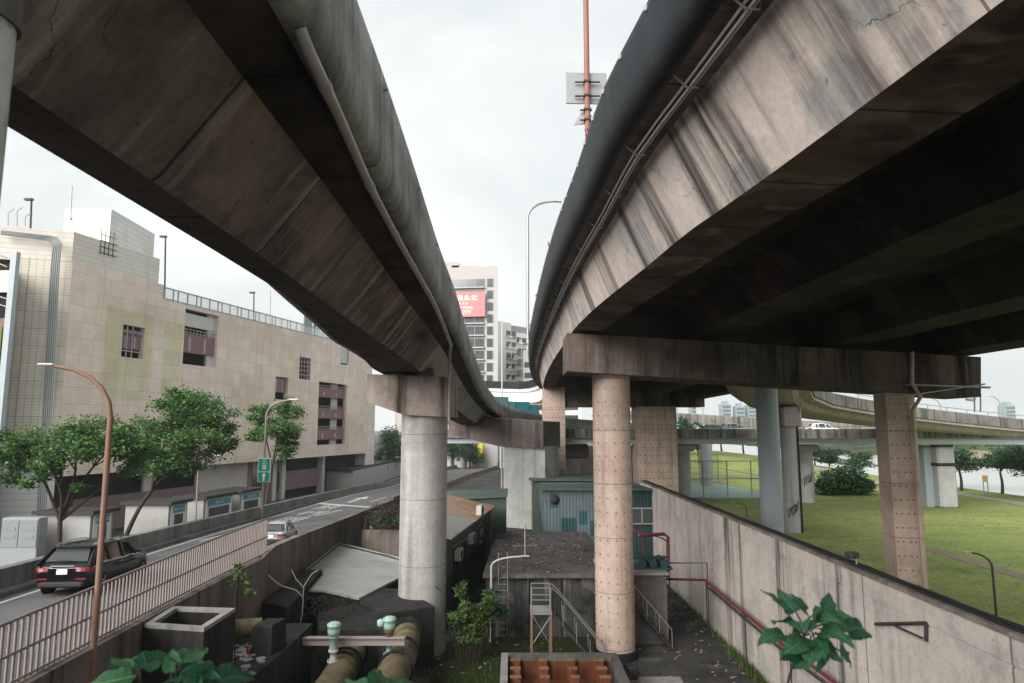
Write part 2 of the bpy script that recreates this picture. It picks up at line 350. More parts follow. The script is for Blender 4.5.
# ground materials
def ground_mat():
    m, nt, b = nodes('dark_yard_concrete'); p = pos(nt)
    c = mix(nt, rmp(nt, noise(nt, p, .22, det=6, rough=.65), .4, .65), (.058, .057, .055), (.016, .016, .016))
    c = mix(nt, rmp(nt, noise(nt, p, .7, det=6), .55, .7), c, (.13, .125, .12))
    c = mix(nt, 1.0, c, mix(nt, noise(nt, p, 8, det=5), (.75, .75, .75), (1.25, 1.25, 1.25)), 'MULTIPLY')
    setb(nt, b, c, .9); bump(nt, b, noise(nt, p, 5, det=6), .3, .03); return m
def grass_mat(name, a, b_, c_, sc=1.0):
    m, nt, b = nodes(name); p = pos(nt)
    c = mix(nt, rmp(nt, noise(nt, p, .07 * sc, det=5), .38, .62), a, b_)
    c = mix(nt, rmp(nt, noise(nt, p, .28 * sc, (1, 1, 1), det=7, rough=.7), .5, .68), c, c_)
    c = mix(nt, mth(nt, 'MULTIPLY', rmp(nt, noise(nt, p, .5 * sc, (.25, 1.3, 1), det=4), .5, .7), .45), c, tuple(q * .62 for q in a))
    c = mix(nt, 1.0, c, mix(nt, noise(nt, p, 6 * sc, det=5, rough=.75), (.55, .58, .5), (1.4, 1.38, 1.3)), 'MULTIPLY')
    setb(nt, b, c, .95, 0, .1); bump(nt, b, noise(nt, p, 5 * sc, det=5, rough=.8), .7, .12); return m
M['ground'] = ground_mat()
M['park'] = grass_mat('park_grass', (.215, .265, .088), (.31, .33, .125), (.16, .205, .072))
M['lawn'] = grass_mat('mossy_yard_grass', (.035, .05, .016), (.05, .048, .028), (.03, .045, .014), 4)
M['farland'] = grass_mat('far_bank_grass', (.06, .09, .04), (.10, .11, .05), (.05, .075, .03))
M['asphalt'] = concrete('worn_asphalt', (.135, .135, .14), (.075, .075, .078), .0, .8, rough=.85, bf=.5, patch=((.085, .085, .088), .6), crack=.5)
M['street'] = concrete('street_asphalt', (.09, .09, .092), (.05, .05, .05), .0, .6)
M['marking'] = paint('worn_road_paint', (.55, .55, .53), .7, 0, .1, .35, (.2, .2, .2), .3, 6)
M['dirt'] = concrete('dirt_path', (.22, .18, .14), (.12, .10, .075), 0, .6)
M['pathgrey'] = concrete('pale_riverside_path', (.34, .33, .31), (.22, .21, .2), 0, .5)
M['court'] = paint('teal_court_paint', (.22, .33, .27), .7, 0, .08, sc=.3)
mw, ntw, bw = nodes('river_water'); setb(ntw, bw, (.42, .44, .42), .3, 0, .8); bump(ntw, bw, noise(ntw, pos(ntw), .5, (1, .4, 1), det=3), .02, .05); M['water'] = mw
def chain_mat():
    m, nt, b = nodes('chain_link_mesh'); setb(nt, b, (.25, .29, .29), .5, .4)
    tr = nt.nodes.new('ShaderNodeBsdfTransparent'); ms = nt.nodes.new('ShaderNodeMixShader'); ms.inputs[0].default_value = .16
    nt.links.new(tr.outputs[0], ms.inputs[1]); nt.links.new(b.outputs[0], ms.inputs[2]); nt.links.new(ms.outputs[0], nt.nodes['Material Output'].inputs['Surface']); return m
M['chain'] = chain_mat()
def fence_glass():
    m, nt, b = nodes('frosted_roof_fence_glass'); setb(nt, b, (.62, .66, .62), .4)
    tr = nt.nodes.new('ShaderNodeBsdfTransparent'); ms = nt.nodes.new('ShaderNodeMixShader'); ms.inputs[0].default_value = .5
    nt.links.new(tr.outputs[0], ms.inputs[1]); nt.links.new(b.outputs[0], ms.inputs[2]); nt.links.new(ms.outputs[0], nt.nodes['Material Output'].inputs['Surface']); return m
M['fglass'] = fence_glass()
# ------------------------------------------------------------------ text
def text_tris(s_, size=1.0):
    cu = bpy.data.curves.new('t', 'FONT'); cu.body = s_; cu.size = size; cu.align_x = 'CENTER'; cu.align_y = 'CENTER'
    cu.resolution_u = 3
    o = bpy.data.objects.new('t', cu); COL.objects.link(o)
    dg = bpy.context.evaluated_depsgraph_get(); dg.update(); me = o.evaluated_get(dg).to_mesh()
    vs = [(v.co.x, v.co.y) for v in me.vertices]; fs = [tuple(f.vertices) for f in me.polygons]
    o.evaluated_get(dg).to_mesh_clear(); bpy.data.objects.remove(o); bpy.data.curves.remove(cu)
    return vs, fs
def put_text(mb, s_, size, o, ux, uy, m=0, sx=1, sy=1):
    vs, fs = text_tris(s_, size); o = V(o); ux = V(ux); uy = V(uy)
    return mb.add([o + ux * (x * sx) + uy * (y * sy) for x, y in vs], fs, m)
def sm(x): x = max(0, min(1, x)); return x * x * (3 - 2 * x)
Z = lambda d: CAMZ + d
# ================================================================== ELEVATED ROADS
# ---- left ramp
Lp = [V((-1.95, -14, Z(5.5))), V((-2.0, 0, Z(5.5)))] + [G(x, y, Z(5.5)) for x, y in ((357, 0), (383, 73), (410, 154), (440, 249))] + \
     [G(455, 290, Z(5.48)), G(467, 330, Z(5.35))] + [P(x, y, Y) for x, y, Y in ((480, 370, 52), (490, 391, 68), (500, 402, 79), (511, 408.5, 86), (531, 412.5, 94), (556, 417, 101))] + [V((13, 108, Z(1.2))), V((26, 118, Z(.6)))]
Lpath = catmull(Lp, 1.3); LF = frames(Lpath)
lw = lambda p: .62 + 1.4 * max(0, min(1, (p.y - 16.5) / 14))
left = thing('elevated_ramp', 'narrow dark stained concrete road ramp overhead with rounded grey parapet and drain pipe', 'elevated road', (-4, 0, Z(2.66)))
def par(sgn, base):
    pr = [(.0, 0), (.02, -.5), (.03, -1.0), (.05, -1.14), (.055, -1.3), (.03, -1.5), (-.04, -1.61), (-.22, -1.64), (-.24, -1.0), (-.22, 0)]
    return lambda p: [((base(p) + q * sgn), z) for q, z in pr]
wid = lambda p: 3.7 + lw(p)
mb = MB(); sweep(mb, LF, par(1, lambda p: 0), smooth=True); mb.build('parapet', M['left_parapet'], left)
mb = MB(); sweep(mb, LF, par(-1, lambda p: -wid(p)), smooth=True); mb.build('parapet', M['left_parapet'], left)
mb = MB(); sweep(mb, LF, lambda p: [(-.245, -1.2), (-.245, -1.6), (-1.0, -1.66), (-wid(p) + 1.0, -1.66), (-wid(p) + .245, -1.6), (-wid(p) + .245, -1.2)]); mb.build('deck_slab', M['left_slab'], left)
gp = lambda p: [(-.96, -1.655), (-1.82, -2.78), (-1.9, -2.84), (-1.86 - lw(p), -2.84), (-1.92 - lw(p), -2.78), (-wid(p) + .96, -1.655)]
near = [f for f in LF if f[0].y < 31.8]; far = [f for f in LF if f[0].y > 30.6]
def girder(frs, mt):
    mb = MB(); n0 = len(frs)
    rings = [[p + n * o + V((0, 0, z)) for o, z in gp(p)] for p, n in frs]
    k = len(rings[0]); vs = [q for r in rings for q in r]; fs = []; ms = []
    for i in range(n0 - 1):
        for j in range(k - 1):
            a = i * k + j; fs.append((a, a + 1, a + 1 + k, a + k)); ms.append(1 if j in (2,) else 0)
    mb.add(vs, fs); mb.m = ms
    mb.add(rings[0], [tuple(range(k))]); mb.add(rings[-1], [tuple(range(k - 1, -1, -1))])
    return mb.build('box_girder', mt, left)
girder(near, [M['left_conc'], M['soffit_shade']]); girder(far, [M['pier'], M['midconc']])
# small ribs on the underside of the slab edge and the drain pipe
pp = [P(305, 26, 5.0)]; pp = [G(300, 33, Z(3.84)), G(309, 52, Z(3.7))] + [G(x, y, Z(3.7)) for x, y in ((325, 86), (341, 121), (370, 186), (400, 243))] + [G(436, 308, Z(3.55)), G(451, 345, Z(3.1)), P(450, 352, 30.4), P(449, 420, 30.6)]
pp[0].z = Z(3.88)
mb = MB(); mb.tube(catmull(pp[:-2], .6) + pp[-2:], .062, 12)
cp = catmull(pp[:8], .5)
for i in range(2, len(cp), 5):
    t = (cp[min(i + 1, len(cp) - 1)] - cp[i]).normalized(); mb.tube([cp[i] - t * .05, cp[i] + t * .05], .076, 12)
mb.build('drain_pipe', M['pvc'], left)
for i in range(8, len(LF) - 20, 3):
    p, n = LF[i]; mb = MB(); mb.bev(p + n * -.1 + V((0, 0, .05)), (.12, .16, .1), .02, 0); mb.tube([p + n * -.02 + V((0, 0, -.28)), p + n * .06 + V((0, 0, -.24))], .05, 10); mb.build('reflector', M['steel'], left)
# pier 1
pier = thing('bridge_pier', 'round pale grey concrete pier with a rust stained tapered cap beside the street ramp', 'pier', (-4.2, 33, 0))
mb = MB(); f = [P(367, 374, 31.7), P(449, 377, 31.7), P(450, 417, 31.7), P(404, 415, 31.7), P(367, 402, 31.7)]
mb.plate(f, (.15, 2.7, 0)); mb.build('cap', M['cap_l'], pier)
mb = MB(); mb.cyl((-4.2, 33.1), 1.1, 0, P(420, 414, 33).z, 48); mb.build('column', M['pier'], pier)
for x in (395, 425):
    c = P(x, 374, 33); mb = MB(); mb.bev((c.x, 33, c.z + .05), (.8, .8, .45), .04); mb.build('bearing', M['midconc'], pier)
# pier 2
pier2 = thing('bridge_pier', 'wide rectangular grey pier with black stains and long cantilevered cap beam', 'pier', (1.2, 71, 0))
A_ = V((-7.0, 76, 0)); B_ = V((3.18, 70, 0)); T_ = V((1.55, 2.65, 0))
def at(t, y): 
    q = A_.lerp(B_, t); x = PX + FPX * q.x / q.y; r = P(x, y, q.y); return V((q.x, q.y, r.z))
mb = MB(); mb.plate([at(0, 415), at(1, 421.5), at(1, 448.5), at(.56, 446.5), at(0, 434)], T_ * 1.25)
mb.build('cap', concrete('dark_taupe_cap_concrete', (.16, .135, .125), (.045, .04, .038), .8, .6, crack=.8), pier2)
d_ = (B_ - A_).normalized(); c0 = A_.lerp(B_, .585); c1 = B_ + d_ * .02
pl = [c0 + T_ * .1, c1 + T_ * .1, c1 + T_ * 1.1, c0 + T_ * 1.1]
mb = MB(); mb.slab([(q.x, q.y) for q in pl], 0, Z(-1.85)); mb.build('column', concrete('streaked_pier_concrete', (.38, .39, .38), (.13, .13, .125), .9, .5, None, 0, .5, .2), pier2)
# ---- right viaduct
Rp = [V((6.1, -16, Z(7.1))), V((3.55, 0, Z(7.1)))] + [G(x, y, Z(7.1)) for x, y in ((648, 0), (605, 85), (579, 160), (554, 230), (538, 290), (529, 340), (530.5, 365), (537.5, 378))] + [V((5.6, 112, Z(7.1)))]
RF = frames(catmull(Rp, 1.3))
right = thing('viaduct', 'wide dark viaduct overhead with pale streaked web, four girders and a blue black parapet', 'elevated road', (8, 0, Z(4.5)))
SL = -.0625
def rs(p, n): return n
mb = MB(); sweep(mb, RF, [(.06, 0), (-.02, -.05), (-.04, -.2), (.0, -.9), (.05, -1.13), (.14, -1.28), (.26, -1.35), (.36, -1.36), (.3, -.6), (.22, 0)], smooth=True); mb.build('parapet', M['right_parapet'], right)
mb = MB(); sweep(mb, RF, [(21.6, -1.2), (21.75, -1.25), (21.75, -2.65), (21.5, -2.7), (21.45, -1.3)]); mb.build('parapet', M['farparapet'], right)
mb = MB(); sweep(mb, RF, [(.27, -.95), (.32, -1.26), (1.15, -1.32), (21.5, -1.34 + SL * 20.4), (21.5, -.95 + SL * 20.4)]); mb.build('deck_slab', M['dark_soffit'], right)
mb = MB(); sweep(mb, RF, [(.37, -1.27), (.37, -1.31), (1.02, -1.37), (1.02, -1.325)]); mb.build('slab_overhang', M['overhang'], right)
bo = lambda p: 1.9 - .45 * sm((p.y - 7) / 24)
zs = lambda p: -3.04 + .42 * max(0, min(1, (p.y - 12) / 19))
def girder2(prof, mats, mi):
    mb = MB(); rings = [[p + n * o + V((0, 0, z)) for o, z in prof(p)] for p, n in RF]
    k = len(rings[0]); vs = [q for r in rings for q in r]; fs = []; ms = []
    for i in range(len(RF) - 1):
        for j in range(k - 1):
            a = i * k + j; fs.append((a, a + 1, a + 1 + k, a + k)); ms.append(mi[j])
    mb.add(vs, fs); mb.m = ms
    mb.add(rings[0], [tuple(range(k))]); mb.add(rings[-1], [tuple(range(k - 1, -1, -1))]); return mb.build('box_girder', mats, right)
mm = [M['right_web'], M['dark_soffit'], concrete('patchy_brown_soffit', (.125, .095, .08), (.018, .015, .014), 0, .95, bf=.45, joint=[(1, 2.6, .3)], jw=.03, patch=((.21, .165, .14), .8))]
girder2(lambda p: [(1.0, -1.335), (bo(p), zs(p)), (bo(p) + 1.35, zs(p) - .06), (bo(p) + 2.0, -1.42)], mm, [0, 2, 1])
for o in (6.9, 13.1, 18.7):
    zz = -2.6 + SL * (o - 2)
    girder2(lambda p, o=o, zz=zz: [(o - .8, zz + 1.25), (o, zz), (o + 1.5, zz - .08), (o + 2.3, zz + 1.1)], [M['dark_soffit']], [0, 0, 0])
# conduits slung under the slab edge
mb = MB()
for o, z in ((.62, -1.42), (.7, -1.46), (.78, -1.42)):
    mb.tube([p + n * o + V((0, 0, z)) for p, n in RF[6:62]], .022, 6)
mb.build('conduit', paint('pale_conduit', (.62, .62, .62), .5), right)
for i in range(8, 60, 2):
    p, n = RF[i]; mb = MB()
    mb.tube([p + n * .3 + V((0, 0, -1.22)), p + n * .62 + V((0, 0, -1.5)), p + n * .82 + V((0, 0, -1.5)), p + n * .86 + V((0, 0, -1.33))], .022, 6); mb.build('conduit_bracket', M['steel'], right)
for i in range(4, 70, 1):
    p, n = RF[i]; mb = MB(); mb.bev(p + n * -.035 + V((0, 0, -.16)), (.09, .09, .13), .02); mb.build('parapet_stud', M['steel'], right)
for i in range(8, 60, 4):
    p, n = RF[i]; mb = MB(); mb.tube([p + n * .05 + V((0, 0, .0)), p + n * .0 + V((0, 0, .22))], .05, 8); mb.build('reflector', M['offwhite'] if i % 8 else M['taillight'], right)
# portal pier 1
def jacket(mb, c, r, z0, z1, n, dz, bolts=True):
    mb.cyl(c, r, z0, z1, 48)
    if bolts:
        z = z0 + .5
        while z < z1 - .2:
            for k in range(n):
                a = 2 * math.pi * (k + .5) / n; q = V((c[0] + r * math.cos(a), c[1] + r * math.sin(a), z))
                if q.y < c[1] + .3: mb.box(q, (.055, .055, .055), a, 1)
            z += dz
portal = thing('portal_pier', 'near portal of one long dark crossbeam on a round and a polygonal pink bolted column', 'pier', (4.4, 32.3, 0))
mb = MB(); mb.plate([P(567, 333, 31), P(981, 357, 31), P(981, 397, 31), P(567, 371, 31)], (0, 2.6, 0)); mb.build('crossbeam', M['cap'], portal)
mb = MB(); jacket(mb, (4.68, 32.3), .88, .35, P(612, 371, 32.3).z, 14, .62); mb.build('column', [M['pink'], M['pink_bolt']], portal)
mb = MB(); mb.cyl((4.68, 32.3), 1.0, 0, .36, 48); mb.build('plinth', M['darkconc'], portal)
cx, cy = 17.98, 32.4
pl = [(-.62, -.6), (.3, -.85), (.78, -.5), (.78, .6), (.1, .8), (-.5, .7)]
mb = MB(); mb.slab([(cx + a, cy + b) for a, b in pl], 1.4, P(900, 392, 32).z)
z = 2.0
while z < 11.4:
    for a, b in ((0, 1), (1, 2)):
        for t in (.12, .35, .65, .88) if a == 0 else (.25, .75):
            x = pl[a][0] * (1 - t) + pl[b][0] * t; y = pl[a][1] * (1 - t) + pl[b][1] * t; mb.box((cx + x, cy + y, z), (.06, .06, .06), 0, 1)
    z += .62
mb.build('column', [M['pink'], M['pink_bolt']], portal)
mb = MB(); a = V((cx + .36, cy - .98, 0)); mb.tube([a + V((0, 0, 1.5)), a + V((0, 0, 11.0)), a + V((.25, -.3, 11.6)), P(912, 384, 30.7), P(912, 352, 30.8)], .09, 10)
for z in (3.5, 6, 8.5): mb.box(a + V((0, .05, z)), (.3, .1, .06))
mb.build('drain_pipe', M['pink'], portal)
mb = MB(); mb.tube([P(890, 398, 30.6), P(925, 393, 30.8), P(985, 384, 30.9)], .035, 6); mb.tube([P(905, 384.5, 30.9), P(990, 387.5, 30.9)], .05, 6); mb.build('service_pipe', M['steel'], portal)
portal2 = thing('portal_pier', 'far portal of a dark beam on two rectangular pink bolted columns behind the round one', 'pier', (8, 79, 0))
mb = MB(); mb.bx(P(567, 400, 78).x, 22, 78.2, 81, Z(2.4), Z(4.2)); mb.build('crossbeam', M['cap'], portal2)
for x0, x1, y0, yb, nb in ((543.5, 565, 77.8, 81.2, 6), (637, 676, 77.6, 81.4, 9)):
    a = P(x0, 400, y0).x; b = P(x1, 400, y0).x; mb = MB(); mb.bx(a, b, y0, yb, 0, Z(4.6) if x0 < 600 else Z(2.42))
    z = 1.2
    while z < Z(2.3):
        for k in range(nb): mb.box((a + (b - a) * (k + .5) / nb, y0, z), (.13, .06, .13), 0, 1)
        for k in range(3): mb.box((a, y0 + (yb - y0) * (k + .5) / 3, z), (.06, .09, .09), 0, 1)
        z += .85
    mb.build('column', [M['pink'], M['pink_bolt']], portal2)
# ================================================================== GROUND
def sheet(name, x0, x1, y0, y1, nx, ny, zf, mt, kind='structure'):
    mb = MB(); vs = []; fs = []
    for j in range(ny + 1):
        for i in range(nx + 1):
            x = x0 + (x1 - x0) * i / nx; y = y0 + (y1 - y0) * j / ny; vs.append((x, y, zf(x, y)))
    for j in range(ny):
        for i in range(nx):
            a = j * (nx + 1) + i; fs.append((a, a + 1, a + nx + 2, a + nx + 1))
    mb.add(vs, fs, 0, True); return struct(mb.build(name, mt), kind)
sheet('ground', -1500, 10.4, -80, 2500, 4, 4, lambda x, y: 0, M['ground'])
def zpark(x, y):
    z = 1.5 + 2.9 * sm((y - 110) / 45) * sm((74 - x) / 25) * (1 - sm((y - 175) / 40)) + .15 * math.sin(x * .21 + y * .09) * sm((y - 30) / 40) * sm((62 - x) / 5)
    if x > 66: z = 1.5 - 3.2 * sm((x - 66) / 4.5)
    return z
sheet('park_lawn', 10.35, 71, -80, 420, 96, 160, zpark, M['park'])
sheet('river', 68, 150, -80, 2500, 1, 2, lambda x, y: -1.0, M['water'])
sheet('far_bank', 144, 3000, -80, 2500, 60, 20, lambda x, y: -1.6 + 3.5 * sm((x - 144) / 7), M['farland'])
sheet('river_plain', 60, 146, 1200, 2500, 4, 4, lambda x, y: -.9, M['farland'])
def ribbon(name, pts, w, z, mt, wf=None):
    mb = MB(); p = catmull([V((a, b, 0)) for a, b in pts], 2.0); fr = frames(p); vs = []; fs = []
    for q, n in fr:
        for s_ in (-1, 1):
            c = q + n * s_ * w / 2; vs.append((c.x, c.y, z(c.x, c.y)))
    for i in range(len(fr) - 1): fs.append((2 * i, 2 * i + 1, 2 * i + 3, 2 * i + 2))
    mb.add(vs, fs); return struct(mb.build(name, mt))
ribbon('dirt_path', [(30.6, -40), (30.4, 20), (30.2, 40), (30.6, 52)], 1.3, lambda x, y: zpark(x, y) + .02, M['dirt'])
ribbon('riverside_path', [(58.5, -60), (58.5, 60), (58.8, 90), (59, 150)], 2.4, lambda x, y: zpark(x, y) + .025, M['pathgrey'])
ribbon('mound_path', [(20, 150), (30, 128), (38, 120), (50, 116)], 2.6, lambda x, y: zpark(x, y) + .05, M['dirt'])
# court with chain-link fence
ca = G(672, 482, 1.5); 
cc = V((26.5, 97, 1.55))
mb = MB(); pl = []
for k in range(40):
    a = 2 * math.pi * k / 40; c, s_ = math.cos(a), math.sin(a)
    pl.append((cc.x + 6.2 * math.copysign(abs(c) ** .6, c), cc.y + 12 * math.copysign(abs(s_) ** .6, s_)))
mb.slab(pl, 1.3, 1.72); struct(mb.build('sports_court', M['court']))
fence = thing('chain_link_fence', 'tall chain link fence around the teal sports court on the lawn', 'fence', (26.5, 86, 1.5))
xs = [20.6 + 2.95 * k for k in range(5)]
for x in xs:
    for y in (85.5, 109):
        mb = MB(); mb.cyl((x, y), .07, 1.5, 6.2, 8); mb.build('post', M['steel'], fence)
mb = MB()
for y in (85.5, 109):
    for z in (1.7, 4.0, 6.15): mb.tube([(xs[0], y, z), (xs[-1], y, z)], .045, 6)
for x in (xs[0], xs[-1]):
    for z in (1.7, 4.0, 6.15): mb.tube([(x, 85.5, z), (x, 109, z)], .045, 6)
mb.build('rail', M['steel'], fence)
mb = MB(); mb.quad((xs[0], 85.45, 1.6), (xs[2], 85.45, 1.6), (xs[2], 85.45, 6.15), (xs[0], 85.45, 6.15)); mb.build('wire_mesh', M['chain'], fence); mb = MB(); mb.quad((xs[0], 109.05, 1.6), (xs[-1], 109.05, 1.6), (xs[-1], 109.05, 6.15), (xs[0], 109.05, 6.15)); mb.build('wire_mesh', M['chain'], fence)
hoop = thing('basketball_stand', 'blue basketball stand at the edge of the teal court', 'basketball hoop', (23.2, 94, 1.7))
mb = MB(); mb.bev((23.2, 94, 2.1), (.5, .9, .8), .08); mb.tube([(23.2, 94, 2.3), (23.2, 94, 4.3), (23.8, 94, 5.0)], .12, 8); mb.build('post', paint('blue_padding', (.03, .11, .22), .5), hoop)
mb = MB(); mb.bev((24.0, 94, 5.2), (.06, 1.8, 1.1), .02); mb.build('backboard', M['white'], hoop)
# ================================================================== FLOOD WALL AND ITS FITTINGS
WX = 10.25; WZ = 5.95
fw = thing('flood_wall', 'tall cream concrete flood wall with black streaks between yard and lawn', 'wall', (WX, 20, 0))
mb = MB(); mb.bx(WX, WX + .5, -12, 55.5, 0, WZ - .62); mb.bx(WX + .025, WX + .5, -12, 55.5, WZ - .62, WZ - .56); mb.bx(WX, WX + .5, -12, 55.5, WZ - .56, WZ); mb.build('wall_face', M['wall'], fw)
mb = MB(); mb.bx(WX - .04, WX + .54, -12, 55.5, WZ, WZ + .1); mb.build('coping', M['wallcap'], fw)
mb = MB()
for o, h, r in ((.12, .14, .035), (.25, .15, .04), (.36, .13, .03)): mb.tube([(WX + o + .02 * math.sin(y * .9 + o * 20), y, WZ + h + .012 * math.sin(y * 2 + o * 9)) for y in range(-12, 56)], r, 6)
tag(mb.build('cable_run', M['plastic']), 'black cables lying along the top of the flood wall', 'cable')
fl = thing('floodlight', 'small grey floodlight mounted on top of the flood wall', 'floodlight', tuple(G(843, 566, WZ + .1)))
c = V((WX + .2, G(843, 566, WZ + .1).y, WZ + .1)); mb = MB(); mb.tube([c, c + V((0, 0, .25))], .03, 6); mb.build('bracket', M['steel'], fl)
mb = MB(); mb.bev(c + V((-.12, 0, .33)), (.35, .3, .18), .04, .3); mb.build('lamp_head', M['darksteel'], fl)
br = thing('wall_bracket', 'black triangular steel bracket fixed to the cream flood wall', 'bracket', (WX, 17.5, 4))
def WP(x, y, off=0):      # point on the yard-side face of the flood wall
    a, b, c = ray(x, y); t = (WX - off) / a; return V((WX - off, b * t, CAMZ + c * t))
mb = MB(); a, b, c = WP(877, 624), WP(928, 623), WP(928, 641); off = V((-.05, 0, 0))
mb.tube([a + off, b + off], .045, 6); mb.tube([b + off, c + off], .05, 6); mb.tube([WP(897, 626) + off, WP(924, 638) + off], .03, 6); mb.build('frame', M['darksteel'], br)
# low planter wall bottom right, low terrace
mb = MB(); mb.bx(6.2, WX, 26.6, 26.9, 0, .62); struct(mb.build('low_wall', M['lightconc'])); o = bpy.data.objects['low_wall']; del o['kind']; tag(o, 'low pale concrete kerb wall across the yard beside the flood wall', 'wall')
mb = MB(); mb.bx(3.4, 6.9, 25.2, 29.6, 0, .05); struct(mb.build('concrete_pad', M['rimconc']))
# red pipes along the flood wall
rp = thing('red_pipe_run', 'dark red pipe handrail running down along the flood wall', 'pipe', (9.8, 30, 2))
def rw(x, y, o=.35): return WP(x, y, o)
mb = MB(); pts = [P(662, 579, 36.5), rw(705, 580), rw(735, 605), rw(790, 650), rw(845, 690), rw(930, 760)]
mb.tube(pts, .062, 10); mb.build('pipe', M['red'], rp)
mb = MB(); mb.tube([p + V((.1, 0, -.33)) for p in pts[1:]], .05, 8); mb.build('lower_pipe', M['darksteel'], rp)
for x, y in ((706, 582), (745, 614), (790, 651)):
    q = rw(x, y, .3); mb = MB(); mb.tube([q, V((q.x, q.y, 0))], .03, 6); mb.box(q + V((.1, 0, -.1)), (.3, .06, .06)); mb.build('support', M['darksteel'], rp)
# ================================================================== STREET RAMP
def zroad(y): return max(.05, 5.87 - .048 * y)
Le = catmull([V(q) for q in ((-11.9, -30, 0), (-14.2, 0, 0), (-16.5, 22, 0), (-17.9, 34, 0), (-19.3, 52, 0), (-21, 78, 0), (-21.8, 110, 0), (-20, 140, 0), (-14, 175, 0), (-6, 215, 0))], 2.0)
Re = catmull([V(q) for q in ((-4.9, -30, 0), (-8.0, 0, 0), (-10.35, 22, 0), (-11.15, 31.5, 0), (-11.6, 45, 0), (-12.4, 74, 0), (-12.6, 100, 0), (-10.2, 133, 0), (-4.5, 171, 0), (3, 210, 0))], 2.0)
def xat(path, y):
    for i in range(len(path) - 1):
        if path[i].y <= y <= path[i + 1].y:
            t = (y - path[i].y) / (path[i + 1].y - path[i].y); return path[i].x + t * (path[i + 1].x - path[i].x)
    return path[-1].x
ys = [-28 + 2 * k for k in range(103)]
mb = MB(); vs = []; fs = []
for y in ys:
    for t in (0, .5, 1): vs.append((xat(Le, y) * (1 - t) + xat(Re, y) * t, y, zroad(y)))
for i in range(len(ys) - 1):
    for j in range(2): a = i * 3 + j; fs.append((a, a + 1, a + 4, a + 3))
mb.add(vs, fs); struct(mb.build('road', M['asphalt']))
def edge_wall(nm, path, x0, x1, h, bot, mt, label, y0=-28, y1=205, flare=.0, kk=0):
    mb = MB(); rings = []
    for y in ys:
        if y < y0 or y > y1: continue
        x = xat(path, y); z = zroad(y)
        zb = bot(z); h_ = h + (kk if y > 31 else 0)
        rings.append([V((x + x0, y, zb)), V((x + x1, y, zb)), V((x + x1, y, z + h_)), V((x + x0 + flare, y, z + h_)), V((x + x0, y, z + h * .45))])
    mb.loft(rings, True, True)
    return tag(mb.build(nm, mt), label, 'wall')
edge_wall('ramp_barrier', Le, -.5, -.12, .85, lambda z: -.02, concrete('grey_barrier_concrete', (.20, .195, .19), (.06, .06, .058), .8, .7, (.3, .3, .29), .3, 1.5), 'long grey concrete barrier on the building side of the street ramp')
mb = MB(); rings = []
for y in ys: x = xat(Le, y); z = zroad(y); rings.append([V((x - .119, y, z - .2)), V((x + .25, y, z - .2)), V((x + .22, y, z + .16)), V((x - .119, y, z + .2))])
mb.loft(rings); struct(mb.build('kerb', M['midconc']))
edge_wall('ramp_retaining_wall', Re, .02, .42, .24, lambda z: -.02, concrete('streaky_dark_ramp_wall', (.20, .168, .15), (.04, .037, .036), .9, .7, (.2, .17, .15), .4, .9, .4, joint=[(1, 4.2, .1)], jw=.05), 'dark stained retaining wall holding up the street ramp above the yard', y1=70, kk=.3)
edge_wall('ramp_parapet', Re, .02, .42, .8, lambda z: -.02, concrete('brownish_parapet', (.2, .15, .135), (.06, .05, .048), .7, .6), 'brownish parapet of the street ramp beyond the round grey pier', y0=70)
def strip(mb, f0, f1, w, up=.004):
    vs = []; n = max(1, int((f1[1] - f0[1]) / 1.5))
    for i in range(n + 1):
        t = i / n; x = f0[0] + (f1[0] - f0[0]) * t; y = f0[1] + (f1[1] - f0[1]) * t
        vs += [(x - w / 2, y, zroad(y) + up), (x + w / 2, y, zroad(y) + up)]
    mb.add(vs, [(2 * i, 2 * i + 1, 2 * i + 3, 2 * i + 2) for i in range(n)])
mb = MB()
for i in range(len(ys) - 1):
    a, b = ys[i], ys[i + 1]; strip(mb, (xat(Le, a) + .62, a), (xat(Le, b) + .62, b), .16)
    strip(mb, (xat(Re, a) - .28, a), (xat(Re, b) - .28, b), .12)
def onroad(x, y):
    q = P(x, y, 40)
    for _ in range(30): q = G(x, y, zroad(q.y))
    return q
for (a, b) in (((315, 516), (342, 510)), ((370, 502), (386, 497)), ((250, 528), (200, 541))):
    q, r = sorted((onroad(*a), onroad(*b)), key=lambda v: v.y); strip(mb, (q.x, q.y), (r.x, r.y), .15)
q, r = onroad(317, 503.5), onroad(372, 507.5); mb.add([(q.x, q.y - .5, zroad(q.y - .5) + .005), (r.x, r.y - .5, zroad(r.y - .5) + .005), (r.x, r.y + .9, zroad(r.y + .9) + .005), (q.x, q.y + .9, zroad(q.y + .9) + .005)], [(0, 1, 2, 3)])
# arrow
q, r = onroad(348, 502.5), onroad(368, 496.5)
d = (r - q); d.z = 0; L_ = d.length; d.normalize(); n = V((d.y, -d.x, 0))
def rd(u, v): c = q + d * u + n * v; return (c.x, c.y, zroad(c.y) + .005)
mb.add([rd(0, -.18), rd(0, .18), rd(L_ * .6, .18), rd(L_ * .6, -.18)], [(0, 1, 2, 3)]); mb.add([rd(L_ * .55, -.75), rd(L_ * .55, .75), rd(L_ * 1.05, 0)], [(0, 1, 2)])
for ch, (x, y) in (('禁', (327, 507.5)), ('行', (311, 513.5)), ('機', (291, 519.5))):
    c = onroad(x, y); vs, fs = text_tris(ch, 1.0); 
    mb.add([(c.x + a * 2.3 - .05 * b, c.y + b * 5.5, zroad(c.y + b * 5.5) + .005) for a, b in vs], fs)
o = mb.build('road_marking', M['marking']); struct(o)
